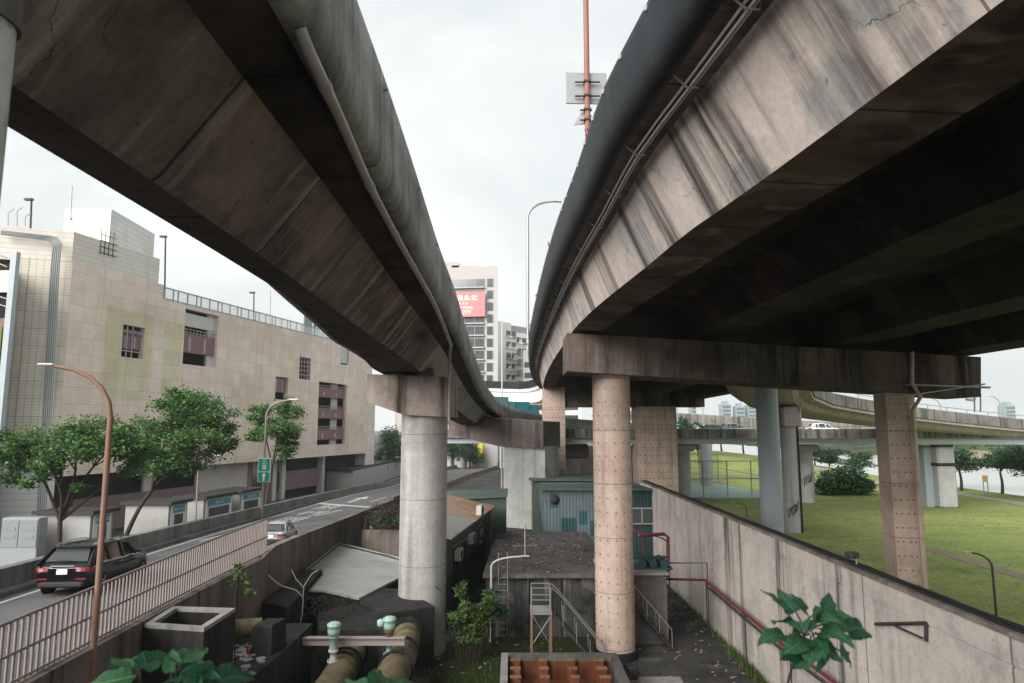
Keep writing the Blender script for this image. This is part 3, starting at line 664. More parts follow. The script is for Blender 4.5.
# railing
rl = thing('metal_railing', 'long pinkish metal bar railing along the near edge of the street ramp', 'railing', (-10, 16, 4.9))
def rpt(y, h): return V((xat(Re, y) + .2, y, zroad(y) + .24 + h * (1.02 + .38 * max(0, y - 11) / 20)))
yy = [7 + .5 * k for k in range(50)]
for nm, h, r in (('top_rail', 1.12, .035), ('middle_rail', .55, .03), ('bottom_rail', .06, .03)):
    mb = MB(); mb.tube([rpt(y, h) for y in yy], r, 8); mb.build(nm, M['rail_pink'], rl)
ybar = 11.5; bars = []
while ybar < 31.4: bars.append(ybar); ybar += .2
for y in bars[:98]:
    mb = MB(); mb.tube([rpt(y, .02), rpt(y, 1.1)], .028, 8); mb.build('bar', M['rail_pink'], rl)
mb = MB()
for y in bars[98:]: mb.tube([rpt(y, .02), rpt(y, 1.1)], .028, 6)
if mb.v: o = mb.build('bar', M['rail_pink'], rl); o['kind'] = 'stuff'
# ================================================================== VEHICLES
def make_car(name, label, cat, loc, rz, ry, body, kind='suv', detail=True, group=None):
    t = thing(name, label, cat, loc, rz, group, ry)
    L, W, Hh = {'suv': (4.85, 1.95, 1.68), 'sedan': (4.5, 1.8, 1.46)}[kind]
    h = L / 2; w = W / 2
    zb = .26; belt = 1.08 if kind == 'suv' else .92
    def ring(x, k, top, bot=zb, tk=.93):
        return [V((x, s * w * k * a, z)) for s, a, z in ((-1, .80, bot), (-1, .97, bot + .12), (-1, 1, bot + .35), (-1, .985, top - .14), (-1, tk, top - .02), (-1, tk * .8, top + .02), (1, tk * .8, top + .02), (1, tk, top - .02), (1, .985, top - .14), (1, 1, bot + .35), (1, .97, bot + .12), (1, .80, bot))]
    S = [(-h, .80, belt - .16, .44), (-h + .05, .89, belt - .07, .38), (-h + .16, .95, belt - .02, .34), (-h + .4, .985, belt, .28), (-h + 1.0, 1, belt, zb), (0, 1, belt - .02, zb), (h - 1.75, 1, belt - .02, zb), (h - 1.2, .985, belt - .03, zb), (h - .55, .95, belt - .12, .26), (h - .15, .84, belt - .26, .3), (h, .70, belt - .36, .38)]
    mb = MB(); mb.loft([ring(x, k, z, b) for x, k, z, b in S], True, True, 0, True)
    rw_ = w * .69
    if kind == 'suv': G_ = [(-h + .1, belt - .03), (-h + .72, Hh - .09), (-h + 1.3, Hh), (-.2, Hh), (.5, Hh - .14), (h - 1.4, belt - .03)]
    else: G_ = [(-h + .55, belt - .03), (-h + 1.25, Hh - .05), (-.35, Hh), (.1, Hh), (.5, Hh - .1), (h - 1.3, belt - .03)]
    # roof panel
    rr = []
    for x, z in G_[1:5]: rr.append([V((x, y * rw_, z + dz)) for y, dz in ((-1.05, -.07), (-.9, .0), (-.4, .035), (.4, .035), (.9, 0), (1.05, -.07), (.9, -.06), (-.9, -.06))])
    mb.loft(rr, True, True, 0, True)
    # pillars
    def belty(x): return w * .93
    for s in (-1, 1):
        for (xa, xb, xc, xd, ww) in ((G_[0][0], 0, G_[1][0], G_[1][1], .16 if kind == 'suv' else .12), (G_[5][0], 0, G_[4][0], G_[4][1], .08), (-h + 1.45 if kind == 'suv' else -.9, 0, -h + 1.35 if kind == 'suv' else -.75, Hh - .03, .07), (.05, 0, .0, Hh - .03, .06)):
            a = V((xa, s * w * .925, belt - .04)); b = V((xc, s * rw_ * 1.05, xd - .04)); u = V((ww, 0, 0)); o = V((0, s * .014, .01))
            mb.plate([a - u + o, a + u + o, b + u + o, b - u + o], V((0, -s * .05, -.01)))
    if kind == 'suv':   # quarter panel behind the rear side window, spoiler
        for s in (-1, 1):
            o = V((0, s * .012, 0)); mb.plate([V((-h + .2, s * w * .92, belt - .05)) + o, V((-h + .95, s * w * .925, belt - .05)) + o, V((-h + 1.0, s * rw_ * 1.05, Hh - .12)) + o, V((-h + .72, s * rw_ * 1.04, Hh - .12)) + o], V((0, -s * .04, 0)))
        mb.bev((-h + .66, 0, Hh - .06), (.36, rw_ * 2.0, .06), .025)
    mb.build('body', body, t, True)
    mb = MB(); rings = []
    for i, (x, z) in enumerate(G_):
        yy_ = w * .90 if i in (0, 5) else rw_
        zlo = belt - .05
        rings.append([V((x, -w * .905, zlo)), V((x, -yy_ * (1.0), z - .045)), V((x, yy_ * 1.0, z - .045)), V((x, w * .905, zlo))])
    mb.loft(rings, True, True); mb.build('window', M['car_glass'], t, True)
    if detail:
        a, b = V((-h + .2, 0, belt + .06)), V((-h + .66, 0, Hh - .15))
        mb = MB(); nrm = V((-.03, 0, .012)); yb, yt = w * .72, rw_ * .84
        mb.plate([V((a.x + .03, -yb, a.z)) + nrm, V((a.x + .03, yb, a.z)) + nrm, V((b.x - .02, yt, b.z)) + nrm, V((b.x - .02, -yt, b.z)) + nrm], (.02, 0, 0)); mb.build('rear_window', M['rear_glass'], t, True)
        mb = MB(); mb.tube([(-h + .14, -.28, belt + .1), (-h + .16, .28, belt + .13)], .015, 6); mb.build('wiper', M['plastic'], t, True)
    for s in (-1, 1):
        mb = MB(); mb.loft([[V((x, s * w * k, belt - .12 - .03 * abs(k - .8))), V((x - .015, s * w * k, belt - .24)), V((x + .12, s * w * (k - .05), belt - .25)), V((x + .12, s * w * (k - .05), belt - .09))] for k, x in ((.48, -h - .02), (.64, -h - .025), (.80, -h - .02), (.905, -h + .03), (.965, -h + .14), (.99, -h + .3))], True, True); mb.build('tail_lamp', M['taillight'], t, True)
        if detail:
            mb = MB(); mb.bev((-h + .0, s * w * .66, .58), (.06, .36, .06), .015); mb.build('reflector', M['taillight'], t, True)
            mb = MB(); mb.bev((h - 1.55, s * (w + .07), belt + .06), (.14, .2, .14), .04); mb.build('door_mirror', body, t, True)
            mb = MB(); mb.bev((-.25, s * (w * .985), belt - .18), (.2, .03, .03), .01); mb.bev((.85, s * (w * .985), belt - .18), (.2, .03, .03), .01); mb.build('door_handle', M['steel'], t, True)
        mb = MB(); mb.bev((h - .2, s * w * .62, belt - .36), (.22, .36, .13), .04); mb.build('headlight', M['offwhite'], t, True)
    if detail:
        mb = MB(); mb.bev((-h + .02, 0, .40), (.2, W * .78, .2), .06); mb.bev((0, w * .985, .32), (2.4, .05, .14), .02); mb.bev((0, -w * .985, .32), (2.4, .05, .14), .02); mb.build('bumper_trim', M['plastic'], t, True)
        mb = MB(); mb.bev((-h - .015, 0, belt - .25), (.03, .36, .17), .008); mb.build('licence_plate', M['white'], t, True)
        mb = MB()
        for s in (-1, 1): mb.tube([(-h - .07, s * .55, .4), (-h + .1, s * .55, .4)], .05, 10)
        mb.bev((-h + .0, 0, belt - .06), (.05, .8, .035), .01); mb.build('chrome_trim', M['steel'], t, True)
        for s in (-1, 1):
            mb = MB(); mb.tube([(-h + .8, s * rw_ * .93, Hh + .0), (-h + 1.1, s * rw_ * .93, Hh + .06), (.1, s * rw_ * .93, Hh + .05), (.4, s * rw_ * .93, Hh - .04)], .02, 6); mb.build('roof_rail', M['steel'], t, True)
    rt = .36 if kind == 'suv' else .31
    Mx = Matrix.Rotation(math.pi / 2, 3, 'X')
    for x in (-h + .9, h - .92):
        for s in (-1, 1):
            mb = MB(); mb.lathe((x, s * (w - .12), rt), [(rt * .5, -.12), (rt * .94, -.125), (rt, -.09), (rt, .09), (rt * .94, .125), (rt * .5, .12)], 24, 0, Mx); wh = mb.build('wheel', M['rubber'], t, True)
            mb = MB(); mb.lathe((x, s * (w - .005), rt), [(.02, .0), (rt * .62, .006), (rt * .64, -.02)], 20, 0, Mx)
            for k in range(5): a = 2 * math.pi * k / 5; mb.box((x + math.cos(a) * rt * .33, s * (w + .008), rt + math.sin(a) * rt * .33), (rt * .6, .02, .05), 0, 0, 0, -a)
            r_ = mb.build('rim', M['steel'], None, True); r_.parent = wh
            mb = MB(); mb.lathe((x, s * (w - .045), rt + .02), [(rt * 1.2, -.02), (rt * 1.2, .03), (.01, .03)], 24, 0, Mx); mb.build('wheel_arch', M['plastic'], t, True)
    return t
hd = math.atan2(1, -.105); sl = .048
q = onroad(63, 597); fwd = V((math.cos(hd), math.sin(hd), 0)); c = q + fwd * 2.2
t = make_car('suv', 'black sport utility car driving away along the ramp beside the lamp post', 'car', (c.x, c.y, zroad(c.y) + .01), hd - .03, sl, M['black_car'], 'suv'); t.scale = (.94,) * 3
q = onroad(271, 547); c = q + fwd * 1.7
t = make_car('hatchback', 'silver hatchback half hidden where the metal railing ends', 'car', (c.x, c.y, zroad(c.y) + .01), hd - .02, sl, M['silver_car'], 'sedan'); t.scale = (.78,) * 3
# ================================================================== LAMPS, SIGNS
def lamp(name, label, base, h, arm, r0, r1, mat, head=.7, rise=.8, cat='street lamp', group=None):
    t = thing(name, label, cat, base, 0, group); b = V(base); a = V(arm)
    pts = [b, b + V((0, 0, h - rise * 1.2))] + [b + V((a.x * k, a.y * k, h - rise * (1 - s) * 1.2)) for k, s in ((.045, .3), (.175, .565), (.38, .78), (.66, .92), (1, 1))]
    mb = MB(); mb.tube([pts[0]] + catmull(pts[1:], .25), r0, 10, 0, True, r1); mb.build('pole', mat, t)
    u = a.normalized(); e = b + a + V((0, 0, h)); rzz = math.atan2(u.y, u.x)
    mb = MB(); mb.bev(e + u * head * .4 + V((0, 0, .02)), (head, head * .36, head * .16), head * .06, rzz); mb.build('lamp_head', M['offwhite'], t)
    mb = MB(); mb.cyl((b.x, b.y), r0 * 1.7, b.z, b.z + .12, 10); mb.build('base_plate', mat, t); return t
ly = 15.9; lx = P(97, 600, ly).x
tp = P(45, 366, ly)
lamp('street_lamp', 'tall rusty curved street lamp rising in front of the black car', (lx, ly, 2.95), tp.z - 2.95, (P(57, 366, ly).x - lx, -.15, 0), .068, .04, M['rustpole'], .36, 1.0)
ly = 53; lx = P(263, 490, ly).x; tp = P(292, 400, ly)
lamp('street_lamp', 'slender street lamp carrying the green road sign behind the ramp barrier', (lx, ly, 0), tp.z, (tp.x - lx, -.4, 0), .09, .05, M['rail_pink'], .8, 1.0)
sg = thing('road_sign', 'green direction sign with white characters and an upward arrow', 'sign', (lx, ly - .2, 5))
a = P(258.5, 458, ly - .15); b = P(270, 482, ly - .15); cxm = (a.x + b.x) / 2; hh = a.z - b.z; ww = b.x - a.x
mb = MB(); mb.bev((cxm, ly - .16, (a.z + b.z) / 2), (ww, .05, hh), .02); mb.build('border', M['white'], sg)
mb = MB(); mb.bx(a.x + .04, b.x - .04, ly - .195, ly - .186, b.z + hh * .44, a.z - .04); mb.bx(a.x + .04, b.x - .04, ly - .195, ly - .186, b.z + .04, b.z + hh * .41); mb.build('panel', M['green_sign'], sg)
mb = MB()
for ch, f in (('三', .83), ('重', .60)): put_text(mb, ch, .42, (cxm, ly - .2, b.z + hh * f), (1, 0, 0), (0, 0, 1))
zc = b.z + hh * .22; mb.add([(cxm - .06, ly - .2, zc - .3), (cxm + .06, ly - .2, zc - .3), (cxm + .06, ly - .2, zc + .08), (cxm - .06, ly - .2, zc + .08)], [(0, 1, 2, 3)]); mb.add([(cxm - .17, ly - .2, zc + .05), (cxm + .17, ly - .2, zc + .05), (cxm, ly - .2, zc + .32)], [(0, 1, 2)]); mb.build('lettering', M['white'], sg)
ly = 60; lx = P(197, 495, ly).x; tp = P(216, 455.5, ly)
lamp('street_lamp', 'short thin street lamp among the pale booths', (lx, ly, 0), tp.z, (tp.x - lx, -.3, 0), .07, .04, M['rail_pink'], .6, .9)
ly = 46; lx = P(531.5, 296, ly).x; tp = P(556, 200, ly)
lamp('street_lamp', 'tall grey curved street lamp on the far edge of the right viaduct', (lx - .25, ly, Z(6.0)), tp.z - Z(6.0), (tp.x - lx + .1, .3, 0), .1, .06, M['pinkpole'] if False else M['steel'], .7, 1.1)
ly = 96; lx = P(502, 390, ly).x
sp = thing('pole', 'thin bare white pole standing before the white apartment block', 'pole', (lx, ly, 0))
mb = MB(); mb.cyl((lx, ly), .13, 0, P(502, 318, ly).z, 10, 0, .08); mb.build('shaft', M['offwhite'], sp); mb = MB(); mb.cyl((lx, ly), .3, 0, .3, 10); mb.build('foot', M['midconc'], sp)
# red sign pole on the right viaduct
ly = 20; a = P(588, 150, ly); sx = a.x
st = thing('sign_pole', 'faded red pole on the viaduct edge holding the backs of two road signs', 'sign', (sx, ly, Z(6.1)))
mb = MB(); mb.tube([(sx, ly, Z(6.0)), (sx + .0, ly, Z(15.5))], .085, 12); mb.build('pole', M['pinkpole'], st)
a = P(565.5, 73, ly + .12); b = P(607, 104, ly + .12); mb = MB(); mb.bev(((a.x + b.x) / 2, ly + .13, (a.z + b.z) / 2), (b.x - a.x, .04, a.z - b.z), .015, .04); mb.build('sign_panel', M['steel'], st)
mb = MB(); a = P(574, 125, ly + .12); b = P(596, 123, ly + .12); c = P(585, 105, ly + .12); mb.plate([a, b, c], (0, .03, 0)); mb.build('triangle_sign', M['steel'], st)
for y in (82, 96, 110, 120):
    mb = MB(); a = P(575 if y < 100 else 580, y, ly); b = P(600 if y < 100 else 592, y, ly); mb.tube([a, b], .03, 6); mb.box((sx, ly, a.z), (.22, .22, .06)); mb.build('sign_bracket', M['darksteel'], st)
# round white post close on the left
px_ = P(9, 150, 3.0).x - .1
wp = thing('metal_post', 'thick pale worn metal post standing close at the left edge', 'post', (px_ - .16, 3, 0))
mb = MB(); mb.cyl((px_ - .17, 3.05), .17, 8.6, Z(2.0), 32); mb.build('shaft', concrete('worn_white_post_paint', (.50, .52, .52), (.2, .2, .2), .2, .4, patch=((.2, .21, .22), .9)), wp)
mb = MB(); mb.cyl((px_ - .17, 3.05), .19, Z(1.93), Z(2.35), 32); mb.build('collar', M['midconc'], wp)
# ================================================================== PARKING BUILDING
F0 = V((P(73, 262, 62.5).x, 62.5, 0)); FD = V((.26, 1, 0)).normalized(); FA = math.atan2(FD.y, FD.x); FN = V((-FD.y, FD.x, 0))
def FP(x, y, off=0):       # pixel -> (s, z) on the facade plane pushed 'off' into the building
    a, b, c = ray(x, y); o = F0 + FN * off
    t = o.dot(FN) / (V((a, b, 0)).dot(FN)); w = V((a * t, b * t, 0)) - F0; return w.dot(FD), CAMZ + c * t
pb = thing('parking_building', 'long tan panelled parking building with recessed mauve parapets behind the trees', 'building', (F0.x, F0.y, 0), FA)
zb_ = FP(230, 463.5)[1]; zt_ = FP(240, 317.6)[1]; sE = FP(371, 420)[0]; ztop = FP(120, 273)[1]
s160 = FP(163, 300)[0]
ops = []
def opn(x0, x1, y0, y1): 
    a = FP(x0, (y0 + y1) / 2)[0]; b = FP(x1, (y0 + y1) / 2)[0]; xm = (x0 + x1) / 2; ops.append((a, b, FP(xm, y1)[1], FP(xm, y0)[1])); return ops[-1]
o1 = opn(122, 144, 326, 358); o2 = opn(184, 217.5, 312, 366); o3 = opn(275.5, 288, 377, 399.5); o4 = opn(299.5, 310.5, 357.5, 379.5); o5 = opn(318, 346, 383, 444.5); o6 = opn(341, 349, 345, 365)
def wallgrid(mb, s0, s1, z0, z1, m=0, y=0):
    S = sorted({s0, s1} | {v for o in ops for v in o[:2] if s0 < v < s1}); Zs = sorted({z0, z1} | {v for o in ops for v in o[2:] if z0 < v < z1})
    for i in range(len(S) - 1):
        for j in range(len(Zs) - 1):
            cs, cz = (S[i] + S[i + 1]) / 2, (Zs[j] + Zs[j + 1]) / 2
            if any(o[0] < cs < o[1] and o[2] < cz < o[3] for o in ops): continue
            mb.quad((S[i], y, Zs[j]), (S[i + 1], y, Zs[j]), (S[i + 1], y, Zs[j + 1]), (S[i], y, Zs[j + 1]), m)
mb = MB(); wallgrid(mb, 0, sE, zb_, zt_)
wallgrid(mb, 0, s160, zt_, ztop)
mb.quad((sE, 0, zb_), (sE, 25, zb_), (sE, 25, zt_), (sE, 0, zt_)); mb.quad((0, 0, zb_), (sE, 0, zb_), (sE, 1.6, zb_), (0, 1.6, zb_))
for o in ops:   # reveals
    for (a, b) in (((o[0], o[2]), (o[1], o[2])), ((o[1], o[2]), (o[1], o[3])), ((o[1], o[3]), (o[0], o[3])), ((o[0], o[3]), (o[0], o[2]))):
        mb.quad((a[0], 0, a[1]), (b[0], 0, b[1]), (b[0], .6, b[1]), (a[0], .6, a[1]))
mb.build('facade', M['panel'], pb, True)
# greenish weathered panels around the first window
mb = MB(); g0 = FP(105, 340)[0]; g1 = FP(152, 340)[0]; gz0 = FP(128, 400)[1]; gz1 = FP(128, 310)[1]
for a, b, c, d in ((g0, o1[0], gz0, gz1), (o1[1], g1, gz0, gz1), (o1[0], o1[1], gz0, o1[2]), (o1[0], o1[1], o1[3], gz1)): mb.quad((a, -.012, c), (b, -.012, c), (b, -.012, d), (a, -.012, d))
a, b = FP(165, 340)[0], FP(182, 340)[0]; mb.quad((a, -.012, FP(172, 420)[1]), (b, -.012, FP(172, 420)[1]), (b, -.012, FP(172, 322)[1]), (a, -.012, FP(172, 322)[1]))
mb.build('green_tinged_panels', M['panel_g'], pb, True)
# return wall at the left end
rl_ = V((P(20, 262, 61.2).x, 61.2, 0)) - F0; ru = rl_.normalized(); rlen = rl_.length
def toL(w): return V((w.dot(FD), w.dot(FN), 0))
e = toL(rl_)
mb = MB(); mb.quad((e.x, e.y, 0), (0, 0, 0), (0, 0, ztop), (e.x, e.y, ztop)); mb.build('corner_wall', M['panel_l'], pb, True)
zu = FP(75.5, 231.6)[1]; sU = FP(160, 275)[0]
mb = MB(); mb.loft([[V((e.x * 1.6, e.y * 1.6 + .15, z)), V((0, .15, z)), V((sU, .15, z)), V((sU, 22, z)), V((e.x * 1.6, 22, z))] for z in (ztop - .3, zu)], True, True); mb.build('upper_storey', M['siding'], pb, True)
# solid core behind everything
mb = MB(); mb.bx(.6, sE - .3, 2.8, 25, 0, zt_ - .4); mb.build('core_wall', M['dark_in'], pb, True)
mb = MB(); mb.bx(.2, sE - .1, .7, 25, zt_ - .35, zt_ - .15); mb.build('roof', M['midconc'], pb, True)
# plant room on the roof: a box whose corner faces the camera
zr = FP(111, 209)[1] + 1.0
def roofpt(x, y, off): s, z = FP(x, y, off); return V((s, off, z))
A1 = roofpt(66, 229, 3.5); A2 = roofpt(111.5, 240, 1.2); A3 = roofpt(157, 256, 2.5)
zt1 = roofpt(111.5, 209, .4).z
A1 = V((A2.x - 6.0, A2.y + .2, 0)); 
a1w = P(65.5, 205, 66.5); A1 = toL(V((a1w.x, 66.5, 0)) - F0); A0 = toL(V((a1w.x, 66.5, 0)) * 1.12 - F0)
mb = MB(); ring = [V((A1.x, A1.y, 0)), V((roofpt(111.5, 209, .4).x, .4, 0)), V((A3.x, 3.0, 0)), V((A3.x, 14, 0)), V((A0.x, A0.y, 0))]
mb.loft([[V((q.x, q.y, z)) for q in ring] for z in (zu - .2, zt1)], True, True); mb.build('plant_room', M['siding_w'], pb, True)
mb = MB()
q = roofpt(100, 233, .3); 
for k in range(4):
    for z in (0, .6, 1.2, 1.8): mb.tube([(q.x + k * .5, .1, zu - 1.2 + z), (q.x + k * .5 + .5, .1, zu - 1.2 + z)], .035, 5)
    mb.tube([(q.x + k * .5, .1, zu - 1.4), (q.x + k * .5, .1, zu + 1.2)], .035, 5)
mb.build('access_ladder', M['darksteel'], pb, True)
# glass parapet along the roof
zf0 = zt_; zf1 = ztop
mb = MB(); mb.quad((s160 + .1, .05, zf0), (sE * .985, .05, zf0), (sE * .985, .05, zf1 - .25), (s160 + .1, .05, zf1 - .25)); mb.build('roof_fence_glass', M['fglass'], pb, True)
mb = MB(); s = s160
k = 0
while s < sE: mb.box((s, .0, (zf0 + zf1 - .2) / 2), (.1, .1, zf1 - zf0 - .2)); s += (1.5, .75, 1.5)[k % 3]; k += 1
mb.bx(s160, sE, -.05, .05, zf1 - .3, zf1 - .18); mb.bx(s160, sE, -.04, .04, zf0 + .02, zf0 + .14); mb.build('roof_fence_frame', M['pvc'], pb, True)
# recessed openings
for i, o in enumerate(ops):
    wn = None
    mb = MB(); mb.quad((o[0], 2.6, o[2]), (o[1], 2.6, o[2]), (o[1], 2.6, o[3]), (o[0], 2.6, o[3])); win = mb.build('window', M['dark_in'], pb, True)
    H_ = o[3] - o[2]; fl_ = {0: [(.28, .72)], 1: [(.22, .57)], 2: [(.32, .95)], 3: [], 4: [(.08, .24), (.42, .57), (.76, .90)], 5: []}[i]
    for a, b in fl_:
        mb = MB(); mb.bx(o[0] + .05, o[1] - .05, .35, .6, o[2] + H_ * a, o[2] + H_ * b); x = mb.build('balustrade', M['mauve'], None, True); x.parent = win
        mb = MB(); zt2 = o[2] + H_ * b
        mb.bx(o[0] + .05, o[1] - .05, .3, .36, zt2 + .08, zt2 + .14); mb.bx(o[0] + .05, o[1] - .05, .3, .36, zt2 + .45, zt2 + .51)
        n_ = int((o[1] - o[0]) / .6)
        for k in range(n_ + 1): mb.bx(o[0] + .08 + k * .6, o[0] + .14 + k * .6, .3, .36, zt2, zt2 + .55)
        for k in range(2): mb.bx(o[0] + (o[1] - o[0]) * (.2 + .45 * k), o[0] + (o[1] - o[0]) * (.26 + .45 * k), .3, .348, o[2] + H_ * (a + .03), o[2] + H_ * (b - .06))
        x = mb.build('rail', M['pvc'], None, True); x.parent = win
    if i in (0, 3):
        mb = MB()
        for k in range(1, 4 if i else 3): u = o[0] + (o[1] - o[0]) * k / 4; mb.bx(u - .05, u + .05, .1, .18, o[2], o[3])
        for k in range(1, 5) if i else (1, 4): u = o[2] + H_ * k / 5; mb.bx(o[0], o[1], .1, .18, u - .05, u + .05)
        x = mb.build('frame', M['pvc'], None, True); x.parent = win
    if i in (1, 4):
        mb = MB(); w_ = (o[1] - o[0])
        if i == 1: mb.bx(o[0], o[1], .4, .7, o[3] - H_ * .30, o[3] - H_ * .06); mb.bx(o[1] - w_ * .2, o[1], .5, .8, o[2], o[3])
        else: mb.bx(o[1] - w_ * .38, o[1] - w_ * .16, .9, 1.1, o[2], o[3])
        x = mb.build('column', M['offwhite'], None, True); x.parent = win
    if i == 5:
        mb = MB(); mb.bx(o[0] + .1, o[1] - .3, .2, .6, o[2] + .3, o[3] - .2); x = mb.build('vent_grille', M['offwhite'], None, True); x.parent = win
    # pale ceiling lights seen inside
# conduits up the corner and over the top
mb = MB()
for k in range(5):
    a = P(53.5 + k * 1.9 - 1, 262, 61.3); x = a.x
    top = P(60, 240 - k * .8, 61.3).z + .0
    pts = [V((P(40, 500, 61.3).x + k * .18, 61.2, .2)), V((x, 61.2, ztop - 1)), V((x, 61.2, top - .7)), V((x - .35, 61.2, top - .15)), V((x - .9, 61.15, top)), V((P(2, 240, 60.4).x, 60.2, top + .25))]
    mb.tube(pts, .07, 8)
mb.build('conduit', paint('dull_grey_conduit', (.21, .225, .225), .6), pb)
# ground floor under the overhang
def gf(mb, s0, s1, z0, z1, d, m=0): mb.bx(s0, s1, 1.6 + d, 1.85 + d, z0, z1, m)
sg_ = [FP(x, 470)[0] for x in (90, 150, 208, 258, 283, 292, 330, 341)]
mb = MB(); gf(mb, sg_[2], sg_[3], 0, zb_, 0); mb.build('white_ground_wall', M['rowwall'], pb, True)
for q_ in ((sg_[3] + .01, sg_[4], 0, zb_, .1), (sg_[0], sg_[2] - .01, 0, 3.4, .1), (sg_[5], sg_[6], 1.2, 3.9, .4)): mb = MB(); gf(mb, *q_); mb.build('mauve_ground_wall', M['mauve_d'], pb, True)
mb = MB(); gf(mb, sg_[3] + 1.2, sg_[3] + 3.6, 2.0, zb_ - .3, .05); mb.build('ground_window', M['winglass'], pb, True)
for s in (sg_[4] + .2, sg_[5] + .2, sg_[6] + .5): mb = MB(); mb.bx(s, s + .9, 1.7, 2.6, 0, zb_); mb.build('ground_column', M['offwhite'], pb, True)
mb = MB(); mb.bx(sg_[1] + 1, sg_[1] + 2.5, 1.62, 1.9, 3.42, zb_); mb.build('ground_column', M['offwhite'], pb, True)
mb = MB(); mb.bx(sE + .05, sE + 3.6, 1.0, 9, 0, FP(378, 398)[1]); mb.bx(sE + .05, sE + 3.6, .95, 1.0, 0, .5); mb.build('end_pillar', M['siding'], pb, True)
mb = MB(); mb.bx(e.x, -.2, e.y - .3 if e.y < 0 else e.y, 2.4, 0, 5.4) if False else None
mb.quad((e.x * .98, e.y * .98 - .06, .0), (-.05, -.06, 0), (-.05, -.06, 7.6), (e.x * .98, e.y * .98 - .06, 7.6)); mb.build('corner_base_wall', M['siding_w'], pb, True)
# roof lamps
for i, (x, y0, y1, Y, lab) in enumerate(((31.5, 224, 200, 63, 'short rooftop lamp post left of the white plant room'), (165.5, 286, 237, 77, 'tall rooftop lamp post beside the white plant room'), (254, 312, 293, 95, 'small rooftop lamp post above the glass fence'))):
    a = P(x, y0, Y); b = P(x, y1, Y); t = thing('roof_lamp', lab, 'lamp', (a.x, a.y, a.z - .6), 0, 'lamps on the parking roof')
    mb = MB(); mb.tube([(a.x, Y, a.z - 1.5), b], .09, 8); mb.build('pole', M['darksteel'], t); mb = MB(); mb.bev((b.x - .25, Y, b.z + .05), (.8, .4, .22), .05); mb.build('lamp_head', M['darksteel'], t)
for x, y0, y1, Y, lab in ((72, 205, 186, 64, 'thin mast on the white plant room'), (270.5, 316, 290, 98, 'thin bare mast above the glass roof fence')):
    a = P(x, y0, Y); b = P(x, y1, Y); t = thing('mast', lab, 'mast', (a.x, a.y, a.z - 1)); mb = MB(); mb.tube([(a.x, Y, a.z - 1.5), b], .06, 6); mb.build('shaft', M['steel'], t); mb = MB(); mb.cyl((a.x, Y), .15, a.z - 1.5, a.z - 1.3, 8); mb.build('foot', M['steel'], t)
an = thing('antenna', 'bent wire antennas on the left roof corner', 'antenna', tuple(P(12, 224, 61)))
mb = MB()
for x, y0 in ((8, 213), (17, 211), (25, 217)):
    a = P(x, 226, 61); b = P(x, y0, 61); c = P(x + 6, y0 - 4, 61); mb.tube([a, b, c], .05, 5)
mb.build('wire', M['steel'], an)
# neighbouring wing at the far left
wg = thing('corner_building', 'building wing at the left edge with balconies and lime green louvres', 'building', (-43, 57, 0))
x1 = P(7, 350, 58).x
mb = MB(); mb.slab([(x1 - 14, 58.6), (x1 - .6, 58.6), ((x1 - .6) * 1.3, 75), (x1 - 30, 75)], 0, P(10, 262, 58).z); mb.build('wall', M['dark_in'], wg)
for y0, y1, mt in ((270, 292, 'offwhite'), (318, 338, 'mauve'), (438, 560, 'siding_w')):
    mb = MB(); mb.bx(x1 - 14, x1 - .5, 58.1, 58.5, P(8, y1, 58).z if y1 < 550 else 0, P(8, y0, 58).z); mb.build('balcony_wall', M[mt], wg)
mb = MB(); za, zb2 = P(6, 326, 58).z, P(6, 367, 58).z; n_ = 14
for k in range(n_): mb.box((x1 - 7, 57.9, zb2 + (za - zb2) * (k + .5) / n_), (13, .12, (za - zb2) / n_ * .75), 0, 0, .5)
mb.build('louvre', M['louvre'], wg)
for y in (249, 258, 296, 304, 369, 376): mb = MB(); mb.tube([P(-40, y - 12, 57.5), P(7, y + 9 if y < 260 else y + 3, 58)], .06, 6); mb.build('rail', M['steel'], wg)
mb = MB(); mb.bx(x1 - .3, x1 + .2, 57.8, 58.3, 0, P(14, 252, 58).z); mb.build('corner_post', M['bluegirder'], wg)
# far block behind the parking roof
fb = thing('office_building', 'grey office block just showing above the parking roof', 'building', (-55, 190, 0))
a = P(303, 330, 190); b = P(346, 330, 190); mb = MB(); mb.bx(a.x, a.x + 3, 190, 200, 0, P(305, 310, 190).z); mb.bx(a.x + 3.01, P(316, 320, 190).x, 191, 200, 0, P(312, 314, 190).z); mb.bx(P(316, 320, 190).x + .01, b.x, 190, 200, 0, P(330, 318, 190).z); mb.build('wall', M['skyline'], fb)
mb = MB(); mb.bx(P(317, 322, 190).x, b.x - 1, 189.9, 189.98, P(330, 327, 190).z, P(330, 321, 190).z); mb.bx(a.x + .3, a.x + 2.4, 189.9, 189.98, P(330, 345, 190).z, P(330, 314, 190).z); mb.build('window', M['winglass'], fb)
